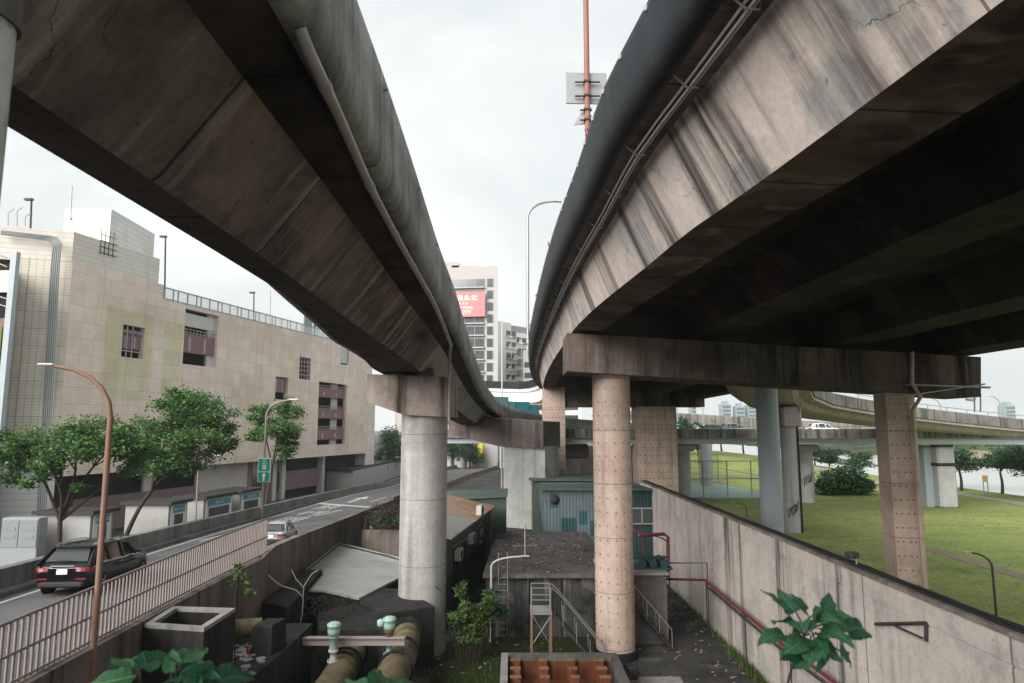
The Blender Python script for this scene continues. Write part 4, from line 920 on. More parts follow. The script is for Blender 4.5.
# ================================================================== BOOTHS
bt = [(38, 91, 513, 52.0, 119, 'pale grey booth with one teal door sign under the left tree'), (126, 169, 503.5, 59, 192, 'pale booth with a teal sign standing under the second tree'), (176, 204, 498, 65, 236, 'wide dark roofed booth with two teal signs'), (212, 240, 492, 71, 264, 'farther booth with teal signs behind the green road sign pole')]
for x0, x1, y, Y, x2, lab in bt:
    a = P(x0, y, Y); b = P(x1, y, Y); zt3 = b.z
    u = V((.175, 1, 0)).normalized(); 
    # length along u until pixel x2
    L_ = 0
    while True:
        c = b + u * L_; 
        if PX + FPX * c.x / (c.y * math.cos(PITCH)) > x2 or L_ > 14: break
        L_ += .05
    t = thing('booth', lab, 'booth', (b.x, b.y, 0), 0, 'booths beside the parking building')
    wv = b.x - a.x; c = b + u * L_
    pl = [(a.x, Y), (b.x, Y), (c.x, c.y), (c.x - wv, c.y)]
    mb = MB(); mb.slab(pl, 0, zt3 - .12); mb.build('wall', M['boothwall'], t)
    mb = MB(); mb.slab([(a.x - .3, Y - .3), (b.x + .35, Y - .3), (c.x + .35, c.y + .3), (c.x - wv - .3, c.y + .3)], zt3 - .1, zt3 + .16); mb.build('roof', M['plastic'], t)
    n = V((u.y, -u.x, 0)); bays = max(1, int(L_ / 3.3)); 
    for k in range(bays):
        s0 = L_ * k / bays + .25; s1 = L_ * (k + 1) / bays - .25
        q0 = b + u * s0 + n * .03; q1 = b + u * s1 + n * .03
        def pan(za_, zb3, i0, i1, dd): 
            r0 = q0 + u * i0 + n * dd; r1 = q1 - u * i1 + n * dd
            return [V((r0.x, r0.y, za_)), V((r1.x, r1.y, za_)), V((r1.x, r1.y, zb3)), V((r0.x, r0.y, zb3))]
        mb = MB(); mb.plate(pan(.1, zt3 - .2, 0, 0, 0), n * .05); dr = mb.build('door', M['whitepaint'], t)
        mb = MB(); mb.plate(pan(.2, zt3 - 1.0, .45, .45, .055), n * .03); mb.build('pane', M['winglass'], dr)
        mb = MB(); mb.plate(pan(zt3 - .85, zt3 - .3, .25, .25, .06), n * .04); x = mb.build('sign', M['signteal'], t)
        mb = MB(); q = (q0 + q1) / 2 + n * .105; mb.bx(0, 0, 0, 0, 0, 0) if False else None
        put_text(mb, '出入口', .3, (q.x, q.y, zt3 - .58), tuple(u), (0, 0, 1), 0, 1.6); mb.build('lettering', M['white'], t)
cab = thing('electric_cabinet', 'grey metal switch cabinet against the building at the left edge', 'cabinet', (-34, 50, 0))
a = P(2, 518, 50); b = P(37, 545, 50)
mb = MB(); mb.bev(((a.x + b.x) / 2, 50.5, a.z / 2), (b.x - a.x, 1.0, a.z), .05); mb.build('body', paint('grey_cabinet_paint', (.25, .27, .27), .5), cab)
for k in range(2):
    w_ = (b.x - a.x) / 2; mb = MB(); mb.bev((a.x + w_ * (k + .5), 49.98, a.z - 1.1), (w_ * .9, .05, 1.9), .01)
    for z in (.75, 1.3): mb.bx(a.x + w_ * (k + .2), a.x + w_ * (k + .8), 49.93, 49.954, a.z - z - .12, a.z - z + .12)
    mb.build('door', paint('grey_cabinet_door', (.2, .22, .225), .5), cab)
lb = thing('low_building', 'long low pale building with teal signs behind the round pier', 'building', (-20, 104, 0))
a = P(354, 471.5, 112); b = P(402, 469, 152); u = (b - a); u.z = 0
mb = MB(); mb.slab([(a.x, a.y), (b.x, b.y), (b.x - 6, b.y + 3), (a.x - 7, a.y + 3)], 0, a.z); mb.build('wall', M['boothwall'], lb)
mb = MB(); mb.slab([(a.x - .3, a.y - .5), (b.x + .3, b.y - .5), (b.x - 6, b.y + 3), (a.x - 7.2, a.y + 3)], a.z + .01, a.z + .4); mb.build('roof', M['plastic'], lb)
n = V((u.y, -u.x, 0)).normalized()
for t0 in (.62, .85):
    q = a + u * t0 + n * .05; mb = MB(); uu = u.normalized(); mb.plate([V((q.x, q.y, a.z - 1.1)), V((q.x, q.y, a.z - 1.1)) + uu * 1.0, V((q.x, q.y, a.z - .4)) + uu * 1.0, V((q.x, q.y, a.z - .4))], n * .05); mb.build('sign', M['signteal'], lb)
# ================================================================== TALL BLOCKS BEHIND
tb = thing('apartment_tower', 'tall pinkish grey apartment tower carrying a coral billboard', 'building', (-22, 180, 0))
x1 = P(498, 300, 180).x; x0 = x1 - 27; ztw = P(497, 266, 180).z
mb = MB(); mb.slab([(x0, 184), (x1, 180), (x1 * 1.12, 199), (x0 * 1.12, 203)], 0, ztw); mb.build('wall', M['apt'], tb)
fd = (V((x1, 180, 0)) - V((x0, 184, 0))).normalized(); fn = V((fd.y, -fd.x, 0))
def tq(s0, s1, z0, z1, d0, d1):
    b = V((x1, 180, 0)); p0 = b - fd * s0; p1 = b - fd * s1
    return [p1 + fn * d0 + V((0, 0, z0)), p0 + fn * d0 + V((0, 0, z0)), p0 + fn * d0 + V((0, 0, z1)), p1 + fn * d0 + V((0, 0, z1))], fn * (d1 - d0)
flh = 12.35 / FPX * 180
for k in range(13):
    z1 = ztw - 3.4 - k * flh
    for s0, s1 in ((1.3, 3.0), (3.6, 14.4), (15.2, 25.5)):
        pts, d = tq(s0, s1, z1 - flh * .70, z1, .02, .08)
        mb = MB(); mb.plate(pts, d); w = mb.build('window', M['winglass'], tb)
        mb = MB()
        for j in range(max(1, int((s1 - s0) / 2.2)) + 1):
            s = s0 + (s1 - s0) * j / max(1, int((s1 - s0) / 2.2)); pts, d = tq(s - .05, s + .05, z1 - flh * .70, z1, .09, .14); mb.plate(pts, d)
        if s1 - s0 > 3: pts, d = tq(s0, s1, z1 - flh * .70 - .3, z1 - flh * .70 + .02, .1, .9); mb.plate(pts, d)
        mb.build('frame', M['apt'], w)
mb = MB(); mb.bx(x0 + 4, x0 + 16, 186, 195, ztw, ztw + 2.5); mb.bx(x0 + 14, x0 + 22, 186, 190, ztw, ztw + 1.6); mb.build('roof_parapet', M['apt'], tb)
bb = thing('billboard', 'coral billboard with white characters hung on the apartment tower', 'billboard', (-10, 179, Z(30)))
s0 = 3.3; s1 = 14.0; zb4 = P(484, 316, 179).z; zt4 = P(484, 291, 179).z
pts, d = tq(s0, s1, zb4, zt4, .95, 1.1); mb = MB(); mb.plate(pts, d); mb.build('panel', M['billboard'], bb)
mb = MB(); c = V((x1, 180, 0)) - fd * ((s0 + s1) / 2 + .6) + fn * 1.12; hh = zt4 - zb4
put_text(mb, '陽鼎永北', 1.7, c + V((0, 0, zb4 + hh * .74)), fd, (0, 0, 1), 0, 1.15); put_text(mb, '新 美 居', .7, c + V((0, 0, zb4 + hh * .53)), fd, (0, 0, 1)); put_text(mb, 'CITY PARK', 1.1, c + V((0, 0, zb4 + hh * .36)), fd, (0, 0, 1)); put_text(mb, '8-6777', 1.5, c + V((0, 0, zb4 + hh * .16)), fd, (0, 0, 1)); mb.build('lettering', M['white'], bb)
wb = thing('white_apartment_block', 'white apartment block with cluttered balconies right of the tower', 'building', (3, 160, 0))
P0 = P(494, 320, 205); P1 = P(527, 342, 216); P0.z = P1.z = 0; zw = P(497, 322, 208).z
u = (P1 - P0).normalized(); n = V((u.y, -u.x, 0)); Lw = (P1 - P0).length
bk = [(P0.x, P0.y), (P1.x, P1.y), (P1.x - 8, P1.y + 9), (P0.x - 6, P0.y + 8)]
mb = MB(); pm = (P0 + P1) / 2; mb.slab([bk[0], (pm.x, pm.y), (pm.x - 7, pm.y + 8.5), bk[3]], 0, zw); mb.slab([(pm.x, pm.y), bk[1], bk[2], (pm.x - 7, pm.y + 8.5)], 0, zw - 2.6); mb.build('wall', M['aptwhite'], wb)
mb = MB(); mb.slab([(P0.x + u.x * 1.0, P0.y + u.y * 1.0 + .4), (P1.x, P1.y), (P1.x - 7, P1.y + 8), (P0.x - 5, P0.y + 7)], zw - 2.59, zw - .6); mb.build('roof_room', M['pvc'], wb)
for k in range(9):
    for j in range(4):
        s0 = Lw * (.36 + .16 * j); s1 = s0 + Lw * .13; z0 = zw - 4.2 - k * 3.4 - (1.6 if j > 1 else 0)
        q0 = P0 + u * s0; q1 = P0 + u * s1
        mb = MB(); mb.plate([V((q0.x, q0.y, z0)) + n * .03, V((q1.x, q1.y, z0)) + n * .03, V((q1.x, q1.y, z0 + 1.7)) + n * .03, V((q0.x, q0.y, z0 + 1.7)) + n * .03], n * .06); w = mb.build('window', M['winglass'], wb)
        mb = MB(); rs_ = random.random()
        mb.plate([V((q0.x, q0.y, z0 - .5)) + n * .1, V((q1.x, q1.y, z0 - .5)) + n * .1, V((q1.x, q1.y, z0 + .25 * rs_)) + n * .1, V((q0.x, q0.y, z0 + .25 * rs_)) + n * .1], n * .9)
        if rs_ > .4: qq = q0.lerp(q1, .3 + .4 * rs_); mb.box((qq.x + n.x * .6, qq.y + n.y * .6, z0 + .6), (.8, .6, .6))
        mb.build('balcony', M['aptwhite'] if rs_ > .3 else M['pvc'], w)
for k, (dx, zz) in enumerate(((525.5, 345), )):
    wb2 = thing('white_apartment_block', 'lower white apartment block peeping out beside the viaduct curve', 'building', (6, 190, 0))
    a = P(523, 352, 200); b = P(540, 352, 200); mb = MB(); mb.bx(a.x, b.x + 12, 200, 212, 0, P(525, 350, 200).z); mb.build('wall', M['aptwhite'], wb2)
    mb = MB()
    for f in range(9): mb.bx(a.x + .4, b.x + 11, 199.9, 199.97, 3 + 3.1 * f, 4.6 + 3.1 * f)
    mb.build('window', M['winglass'], wb2)
# ================================================================== OTHER ELEVATED ROADS
def deckroad(name, label, pts, prof):
    t = thing(name, label, 'elevated road', tuple(pts[len(pts) // 2])); fr = frames(catmull(pts, 3.0))
    for nm, pr, mt in prof: mb = MB(); sweep(mb, fr, pr); mb.build(nm, mt, t)
    return t, fr
# lower deck crossing the park
lowz = P(850, 429, 76).z
pts = [V((-8, 83, lowz)), V((3, 81, lowz)), V((18, 79, lowz)), V((36, 77, lowz)), V((60, 76.5, lowz)), V((130, 77, lowz - .3)), V((220, 78, lowz - .3))]
ld, LDF = deckroad('river_viaduct', 'level highway viaduct with stained parapet crossing over the park lawn', pts, [
    ('parapet', [(.0, 0), (.25, 0), (.25, -.75), (.02, -.75)], M['farparapet']),
    ('parapet', [(-9.25, 0), (-9.0, 0), (-9.0, -.75), (-9.25, -.75)], M['farparapet']),
    ('deck_slab', [(.24, -.72), (.3, -1.05), (-9.3, -1.05), (-9.24, -.72)], M['farparapet']),
    ('girder', [(-.3, -1.06), (-.3, -1.72), (-3.6, -1.75), (-3.6, -1.06)], M['bluegirder']),
    ('girder', [(-5.3, -1.06), (-5.3, -1.72), (-8.6, -1.75), (-8.6, -1.06)], M['bluegirder'])])
for i in range(2, len(LDF) - 1, 1):
    p, n = LDF[i]; mb = MB(); mb.box(p + n * .27 + V((0, 0, -.55)), (.16, .1, .75)); mb.build('parapet_bracket', M['midconc'], ld)
mb = MB(); mb.tube([p + n * .12 + V((0, 0, .28)) for p, n in LDF], .04, 5)
for p, n in LDF: mb.box(p + n * .12 + V((0, 0, .14)), (.06, .06, .28))
mb.build('guard_rail', M['steel'], ld)
# upper ramp curving to the right
bpx = [(797, 382, 51), (797, 393, 54.5), (802, 407, 60), (822, 414.5, 63.5), (850, 419, 66.5), (920, 428, 71), (1024, 438, 76)]
pts = [P(*q) for q in bpx]; last = pts[-1]; pts += [last + V((20, 5, -1.2)), last + V((60, 12, -2.2))]
ur, URF = deckroad('curved_ramp', 'beige concrete ramp curving above the lawn with a brown stained parapet', pts, [
    ('parapet', [(.9, 1.95), (1.1, 1.95), (1.15, .9), (.95, .85)], M['farparapet']),
    ('parapet', [(-5.5, 1.95), (-5.3, 1.95), (-5.3, .9), (-5.5, .85)], M['farparapet']),
    ('deck_slab', [(1.0, .86), (1.0, .62), (.1, .5), (-5.0, .5), (-5.4, .62), (-5.4, .86)], M['beigeramp']),
    ('girder', [(.1, .51), (-.35, .12), (-.9, 0), (-4.2, 0), (-4.6, .12), (-4.9, .51)], M['beigeramp'])])
mb = MB(); mb.tube([p + n * 1.0 + V((0, 0, 2.35)) for p, n in URF], .04, 5)
for p, n in URF: mb.box(p + n * 1.0 + V((0, 0, 2.15)), (.06, .06, .42))
mb.build('guard_rail', M['steel'], ur)
mb = MB(); mb.tube([P(790, 386, 57.5), P(795, 392, 58), P(812, 401.5, 60)], .09, 8); mb.tube([P(802, 402, 59), P(800, 411, 59), P(796, 417, 59.5)], .09, 8); mb.build('drain_pipe', M['pvc'], ur)
# far highway at upper left of the gap
pts = [P(600, 410, 160), P(676, 413, 152), P(757, 418, 140), P(830, 422, 130), P(1024, 430, 116)]
fh, FHF = deckroad('far_viaduct', 'distant dark highway viaduct running behind the river viaduct', pts, [('parapet', [(0, 0), (.3, 0), (.3, -1.0), (0, -1.0)], M['farparapet']), ('deck_slab', [(0, -1.0), (.4, -1.02), (.2, -2.2), (-8, -2.2), (-8.5, -1.0)], M['farparapet'])])
pts = [P(470, 381, 150), P(490, 381, 150), P(520, 382, 148), P(536, 379, 140), P(541, 372, 128), P(548, 360, 118)]
cv, CVF = deckroad('far_ramp', 'pale far ramp with a dark parapet bending below the white apartments', pts, [('parapet', [(0, 0), (.3, 0), (.3, -1.5), (0, -1.5)], M['right_parapet']), ('girder', [(.05, -1.51), (.1, -2.2), (-.3, -2.3), (-.4, -4.6), (-6, -4.6), (-6, -1.51)], M['aptwhite'])])
for x, Y, lab in ((452, 150, 'first'), (465, 140, ''), (397, 150, '')): pass
# columns in the park
def col(name, label, c, r, z0, z1, mt, cap=None, capmat=None, group=None, sq=False):
    t = thing(name, label, 'pier', (c[0], c[1], z0), 0, group); mb = MB()
    if sq: mb.bev((c[0], c[1], (z0 + z1) / 2), (r * 2, r * 1.5, z1 - z0), .2)
    else: mb.cyl(c, r, z0, z1, 40)
    mb.build('column', mt, t)
    if cap: mb = MB(); mb.bev((c[0], c[1], z1 + cap[2] / 2), cap, .15); mb.build('cap', capmat or M['cap'], t)
    return t
pc = P(769, 450, 45.5); col('viaduct_column', 'thick smooth blue grey column just beyond the flood wall', (pc.x, 45.5), .70, 1.4, Z(3.9), M['bluegrey'])
t = col('ramp_pier', 'pale grey pier with graffiti scrawl and a square block cap', (P(789.5, 450, 60).x, 60), .72, 1.4, P(790, 427.5, 60).z, M['palegrey'], (1.7, 1.9, P(790, 407, 60).z - P(790, 427.5, 60).z), M['beigeramp'])
mb = MB(); q = P(797.5, 450, 59.6); mb.cyl((q.x, 59.4), .09, 1.4, P(797, 405, 59).z, 8); mb.build('downpipe', M['plastic'], t)
def squiggle(c, r, ang0, ang1, z, sc, seed):
    rr = random.Random(seed); mb = MB()
    def sp_(a, zz): return V((c[0] + (r + .01) * math.cos(a), c[1] + (r + .01) * math.sin(a), zz))
    for k in range(5):
        a0 = ang0 + (ang1 - ang0) * (k + .5) / 5; pts = []
        for j in range(13):
            th = j / 12 * 2 * math.pi * (.8 + .3 * rr.random()); pts.append(sp_(a0 + 0.14 * sc * math.cos(th + k) * (1 + .4 * rr.random()), z + .42 * sc * math.sin(th * (1 + (k % 2))) * (1 + .3 * rr.random()) + .15 * k))
        mb.tube(pts, .026, 5)
    return mb
squiggle((t.location.x, 60), .72, -2.5, -1.2, 3.0, .8, 3).build('graffiti', M['plastic'], t)
pts_ = [(805, 79, 503, 8, True, 'whitish pier tagged with black graffiti under the river viaduct'), (682.5, 80, 500, 8, True, 'round pale pier with a brown cap left of the sports court'), (943.5, 76.5, 508, 9, False, 'squared grey pier with a dark collar standing on the open lawn')]
zc_ = lowz - 1.76
for x, Y, yb, w_, rnd, lab in pts_:
    c = P(x, 470, Y + 2); t = col('viaduct_pier', lab, (c.x, Y + 2), w_ * Y / FPX, 1.3, zc_ - (.85 if rnd else 0.25), M['palegrey'], (w_ * 2.6 * Y / FPX, 2.6, .8) if rnd else None, M['beigeramp'], None, not rnd)
    if x == 805: squiggle((c.x, Y + 2), w_ * Y / FPX, -2.3, -1.1, 4.0, 1.0, 5).build('graffiti', M['plastic'], t)
    if not rnd:
        mb = MB(); mb.bev((c.x, Y + 2, zc_ - 2.2), (2.3, 1.8, .35), .05); mb.build('collar', M['plastic'], t); mb = MB(); mb.bx(c.x - .9, c.x + .9, Y + 1.3, Y + 2.7, zc_ - .25, zc_ + .02); mb.build('bearing', M['darksteel'], t)
        mb = MB(); mb.bev((c.x - 1.35, Y + 3.2, (zc_ + .9) / 2), (.9, 1.6, zc_ - 1.2), .15); mb.build('column', M['bluegrey'], t)
c = P(704, 470, 100); col('viaduct_pier', 'slim white pier rising behind the court fence', (P(706, 450, 104).x, 104), .9, 1.5, zc_ + .5, M['palegrey'], (2.6, 2.4, .8), M['beigeramp'])
for x, Y, top, lab in ((451, 174, 438, 'white round pillar far down the street left of the yellow sign'), (463.5, 178.6, 440, 'pale slender pillar close beside the yellow sign'), (503, 179, 446, 'short pale pillar right of the yellow sign')):
    c = P(x, 460, Y); col('far_column', lab, (c.x, Y), .9, 0, P(x, top - 14, Y).z, M['palegrey'], (2.2, 2.0, .7), M['midconc'])
c = P(572, 450, 84); col('viaduct_pier', 'short pier with a brown block cap seen between the pink columns', (c.x, 84), .8, 0, P(572, 458, 84).z, M['palegrey'], (3.8, 2.2, P(572, 444, 84).z - P(572, 458, 84).z), M['cap'])
# vehicles on the roads
make_car('car', 'white car crossing the river viaduct near the right column', 'car', (P(829, 429, 80).x, 81.5, lowz - .70), 0, 0, M['white_car'], 'suv', False).scale = (.8,) * 3
make_car('car', 'silver saloon on the river viaduct near the thick column', 'car', (P(717, 429, 81).x, 82, lowz - .70), 0, 0, M['silver_car'], 'sedan', False).scale = (.85,) * 3
make_car('car', 'pale grey car just ahead of the silver saloon on the viaduct', 'car', (P(737, 427, 84).x, 84.5, lowz - .70), 0, 0, M['silver_car'], 'suv', False).scale = (.8,) * 3
def truck(name, label, loc, rz, m):
    t = thing(name, label, 'truck', loc, rz)
    mb = MB(); mb.bev((-.7, 0, 1.75), (3.6, 2.0, 2.0), .05); mb.build('cargo_box', m, t, True)
    mb = MB(); mb.loft([[V((x, y, z)) for y, z in ((-.95, .5), (.95, .5), (.95, zt5 * .6), (.85, zt5), (-.85, zt5), (-.95, zt5 * .6))] for x, zt5 in ((1.2, 2.2), (2.2, 2.2), (2.6, 1.4), (2.75, 1.2))], True, True); mb.build('cab', m, t, True)
    mb = MB(); mb.plate([(2.25, -.8, 2.1), (2.25, .8, 2.1), (2.63, .85, 1.45), (2.63, -.85, 1.45)], (.03, 0, .02)); mb.build('windscreen', M['car_glass'], t, True)
    mb = MB(); mb.bx(-2.5, 2.5, -.4, .4, .5, .74); mb.build('chassis', M['plastic'], t, True)
    for x in (-1.7, 1.8):
        for s in (-1, 1): mb = MB(); mb.lathe((x, s * .85, .4), [(.1, -.12), (.4, -.11), (.4, .11), (.1, .12)], 16, 0, Matrix.Rotation(math.pi / 2, 3, 'X')); mb.build('wheel', M['rubber'], t, True)
def lz(Y):
    for p, n in LF:
        if p.y >= Y: return p, n
p, n = lz(87); truck('truck', 'small teal truck on the far bend of the elevated ramp', tuple(p + n * -2.2 + V((0, 0, -1.15))), .75, paint('pale_teal_truck_paint', (.12, .27, .26), .5))
p, n = lz(94.5); truck('truck', 'blue green box truck ahead of the small truck on the ramp bend', tuple(p + n * -2.3 + V((0, 0, -1.15))), .5, M['blue_truck'])
for i, (x, Y, top, lab) in enumerate(((703, 140, 391, 'curved lamp post on the distant viaduct left of the skyline'), (677.5, 140, 391, 'faint lamp post on the distant viaduct beside the pink column'), (1001, 110, 396, 'curved lamp post on the viaduct at the right edge'), (941, 112, 398, 'curved lamp post on the viaduct just right of the pink column'))):
    b0 = P(x, 416, Y); tp = P(x, top, Y); lamp('highway_lamp', lab, (b0.x, Y, b0.z - 1.2), tp.z - b0.z + 1.2, ((-1.6 if i != 0 else -2.2), 0, 0), .1, .06, M['steel'], .9, 1.2, 'street lamp', 'lamps on the far viaducts')
gsp = thing('sign_gantry', 'small sign frame on two posts above the curved ramp', 'sign', tuple(P(975, 405, 80)))
mb = MB()
for x in (974.5, 980.5): mb.tube([P(x, 412, 78), P(x, 394, 78)], .09, 6)
mb.tube([P(966, 399, 78), P(976, 399, 78)], .06, 6); mb.tube([P(966, 397, 78), P(966, 400, 78), P(975, 401, 78)], .06, 6); mb.build('post', M['darksteel'], gsp)
ys_ = thing('yellow_sign', 'upright yellow roadside sign far down the street below the pier cap', 'sign', tuple(P(481, 465, 177.5)))
a = P(477.5, 442.5, 177.5); b = P(482.5, 456.5, 177.5); mb = MB(); mb.bev(((a.x + b.x) / 2, 177.5, (a.z + b.z) / 2), (b.x - a.x, .3, a.z - b.z), .05); mb.build('panel', M['yellow'], ys_)
mb = MB(); mb.cyl(((a.x + b.x) / 2, 177.6), .1, 0, b.z + .1, 8); mb.build('post', M['steel'], ys_)
# skyline
for x0, x1, y0, lab in ((722, 731, 404, 'dark teal tower on the hazy skyline'), (736, 745, 406, 'pale stepped tower next to the teal tower'), (748, 757, 405, 'rightmost of the three pale skyline towers'), (691, 696, 405, 'thin faint tower at the left of the skyline'), (1005, 1015, 405, 'grey blue slab tower at the far right skyline')):
    a = P(x0, y0, 900); b = P(x1, y0, 900); t = thing('skyline_tower', lab, 'building', (a.x, 900, 0), 0, 'towers on the skyline')
    mb = MB(); mb.bx(a.x, b.x, 900, 915, 0, a.z); mb.build('wall', M['skyline'], t); mb = MB(); mb.bx(a.x + 3, b.x - 3, 902, 912, a.z, a.z + 4); mb.build('roof', M['skyline'], t)
    for k in range(8): mb = MB(); z = a.z - 5 - k * 5; mb.bx(a.x + 1, b.x - 1, 899.6, 899.98, z, z + 2.4); mb.build('window', M['winglass'], t)
# ================================================================== TREES AND PLANTS
def leaves(mb, rr, c, rad, n, size, sub=9, flat=.6):
    c = V(c); rad = V(rad)
    cl = []
    for _ in range(sub):
        while True:
            d = V((rr.uniform(-1, 1), rr.uniform(-1, 1), rr.uniform(-.8, 1)))
            if .25 < d.length < 1: break
        d = d.normalized() * (rr.random() ** .35) * .88
        cl.append((c + V((d.x * rad.x, d.y * rad.y, d.z * rad.z)), rr.uniform(.22, .42)))
    for i in range(n):
        q, k = cl[i % sub]
        p = q + V((rr.gauss(0, 1) * rad.x, rr.gauss(0, 1) * rad.y, rr.gauss(0, 1) * rad.z * .8)) * k * .62
        a = V((rr.uniform(-1, 1), rr.uniform(-1, 1), rr.uniform(-.6, .4))).normalized()
        up = V((rr.uniform(-1, 1), rr.uniform(-1, 1), rr.uniform(.1, 1.5))).normalized(); b = a.cross(up)
        if b.length < .1: continue
        b.normalize(); s_ = size * rr.uniform(.6, 1.3)
        mb.add([p - a * s_, p + b * s_ * flat - a * s_ * .1, p + a * s_, p - b * s_ * flat - a * s_ * .1], [(0, 1, 2, 3)])
def tree(name, label, cat, base, trunk, tops, clumps, n, size, lm, r0, seed, group=None):
    rr = random.Random(seed); t = thing(name, label, cat, base, 0, group); mb = MB()
    tr = catmull([V(p) for p in trunk], .4); mb.tube(tr, r0, 9, 0, True, r0 * .6)
    fork = tr[-1]
    for c, rad in tops:
        c = V(c); m_ = fork.lerp(c, .5) + V((rr.uniform(-.3, .3), rr.uniform(-.3, .3), rr.uniform(-.2, .5)))
        pth = catmull([fork, m_, c], .4); mb.tube(pth, r0 * .5, 7, 0, True, r0 * .16)
        for _ in range(3):
            e = c + V((rr.uniform(-1, 1) * rad[0], rr.uniform(-1, 1) * rad[1], rr.uniform(-.5, .8) * rad[2])) * .7
            mb.tube([pth[int(len(pth) * .6)], m_.lerp(e, .6), e], r0 * .2, 5, 0, True, r0 * .06)
    mb.build('trunk', M['bark'], t); mb = MB()
    for c, rad in clumps: leaves(mb, rr, c, rad, int(n * 3.3 * rad[0] * rad[2]), size * .66, max(7, int(7 * rad[0] * rad[2])))
    mb.build('crown', lm, t); return t
def cl(x, y, Y, rx, rz, ry=None): c = P(x, y, Y); k = Y / FPX; return (tuple(c), (rx * k, (ry or rx) * k, rz * k))
b = P(58, 556, 38); fk = P(60, 521, 38)
c1 = [cl(22, 447, 39, 30, 20), cl(72, 436, 38, 34, 18), cl(118, 440, 39, 34, 22), cl(135, 462, 40, 20, 20), cl(8, 462, 38, 22, 18), cl(48, 462, 37, 26, 18), cl(88, 452, 37, 26, 14), cl(36, 482, 37.5, 14, 9), cl(78, 487, 38, 10, 7), cl(5, 480, 39, 14, 8)]
tree('street_tree', 'spreading leafy street tree leftmost, standing before the pale corner wall', 'tree', (b.x, 38, 0), [(b.x - .3, 38, 0), tuple(b), tuple(fk)], [c1[0], c1[2], c1[3], c1[1], c1[5]], c1, 520, .15, M['leaf_tree'], .2, 11)
b = P(130, 527, 48); fk = P(152, 490, 48)
c2 = [cl(180, 404, 48, 28, 18), cl(205, 420, 48.5, 30, 22), cl(160, 432, 47.5, 26, 20), cl(196, 446, 47, 34, 22), cl(222, 440, 49, 16, 18), cl(158, 462, 47, 22, 18), cl(180, 470, 47.5, 22, 12), cl(140, 450, 48, 16, 24)]
tree('street_tree', 'tall bright green leaning street tree between the two nearest booths', 'tree', (b.x - .8, 48, 0), [(b.x - 1.2, 48, 0), tuple(b), tuple(P(142, 504, 48)), tuple(fk)], [c2[2], c2[3], c2[0], c2[5]], c2, 430, .17, M['leaf_tree'], .2, 12)
b = P(268, 476, 62); c3 = [cl(262, 414, 62, 15, 14), cl(288, 410, 62, 16, 12), cl(276, 430, 61, 22, 16), cl(292, 440, 62, 14, 14), cl(258, 434, 62, 13, 9), cl(282, 452, 62, 12, 8)]
tree('street_tree', 'small rounded street tree behind the green sign and its lamp', 'tree', (b.x, 62, 0), [(b.x - .3, 62, 0), (b.x, 62, 4), tuple(P(272, 466, 62))], [c3[0], c3[1], c3[2]], c3, 330, .18, M['leaf_tree'], .17, 13)
c4 = [cl(390, 440, 146, 14, 14), cl(398, 452, 146, 14, 12), cl(384, 455, 145, 10, 8)]
tree('street_tree', 'dark street tree half hidden by the round pier', 'tree', (P(388, 470, 146).x, 146, 0), [(P(388, 470, 146).x, 146, 0), (P(388, 470, 146).x, 146, 3), tuple(P(390, 455, 146))], [c4[0], c4[1]], c4, 110, .3, M['leaf_dark'], .2, 14)
for k, (x, y, Y, rx, rz, lab) in enumerate(((452, 447, 172, 13, 12, 'dark street tree just right of the round pier shaft'), (470, 450, 178, 12, 12, 'dark street tree next to the yellow sign'))):
    c5 = [cl(x, y, Y, rx, rz), cl(x + 6, y + 6, Y, rx * .7, rz * .8), cl(x - 6, y - 4, Y, rx * .7, rz * .7)]; c = P(x, y, Y)
    tree('street_tree', lab, 'tree', (c.x, Y, 0), [(c.x, Y, 0), (c.x, Y, 2), tuple(c)], [c5[1], c5[2]], c5, 60, .34, M['leaf_dark'], .2, 20 + k)
# park: bush and riverside trees
bc = P(843, 482, 93); bu = thing('bush', 'big rounded dark green bush on the lawn behind the whitish pier', 'bush', (bc.x, 93, 1.5)); mb = MB(); rr = random.Random(5)
for x, y, rx, rz in ((832, 482, 17, 13), (850, 478, 18, 14), (862, 485, 12, 9), (842, 487, 26, 8), (824, 487, 10, 8)):
    c, r_ = cl(x, y, 93, rx, rz); leaves(mb, rr, c, r_, 1500, .2, 26)
mb.build('crown', M['leaf_dark'], bu); mb = MB()
for k in range(7): mb.tube([(bc.x - 1 + .3 * k, 93, 1.4), (bc.x - 3 + k, 93, 3.2)], .06, 5)
mb.build('stem', M['bark'], bu)
def proto_tree(seed, name, lab, h, w, n, grp):
    rr = random.Random(seed); cs = []
    for k in range(9): a = rr.uniform(0, 6.28); q = rr.uniform(.1, .62) * w; cs.append(((q * math.cos(a), q * math.sin(a), h * rr.uniform(.52, .86)), (w * rr.uniform(.32, .5), w * rr.uniform(.32, .5), h * rr.uniform(.12, .17))))
    return tree(name, lab, 'tree', (0, 0, 0), [(0, 0, 0), (.1, 0, h * .22), (0, .1, h * .45)], cs[:4], cs, n, .24, M['leaf_dark'], .22, seed, grp)
pa = proto_tree(31, 'park_tree', 'a', 6.2, 4.6, 95, 'trees along the river bank')
pb2 = proto_tree(32, 'park_tree', 'b', 6.6, 3.6, 110, 'trees along the river bank')
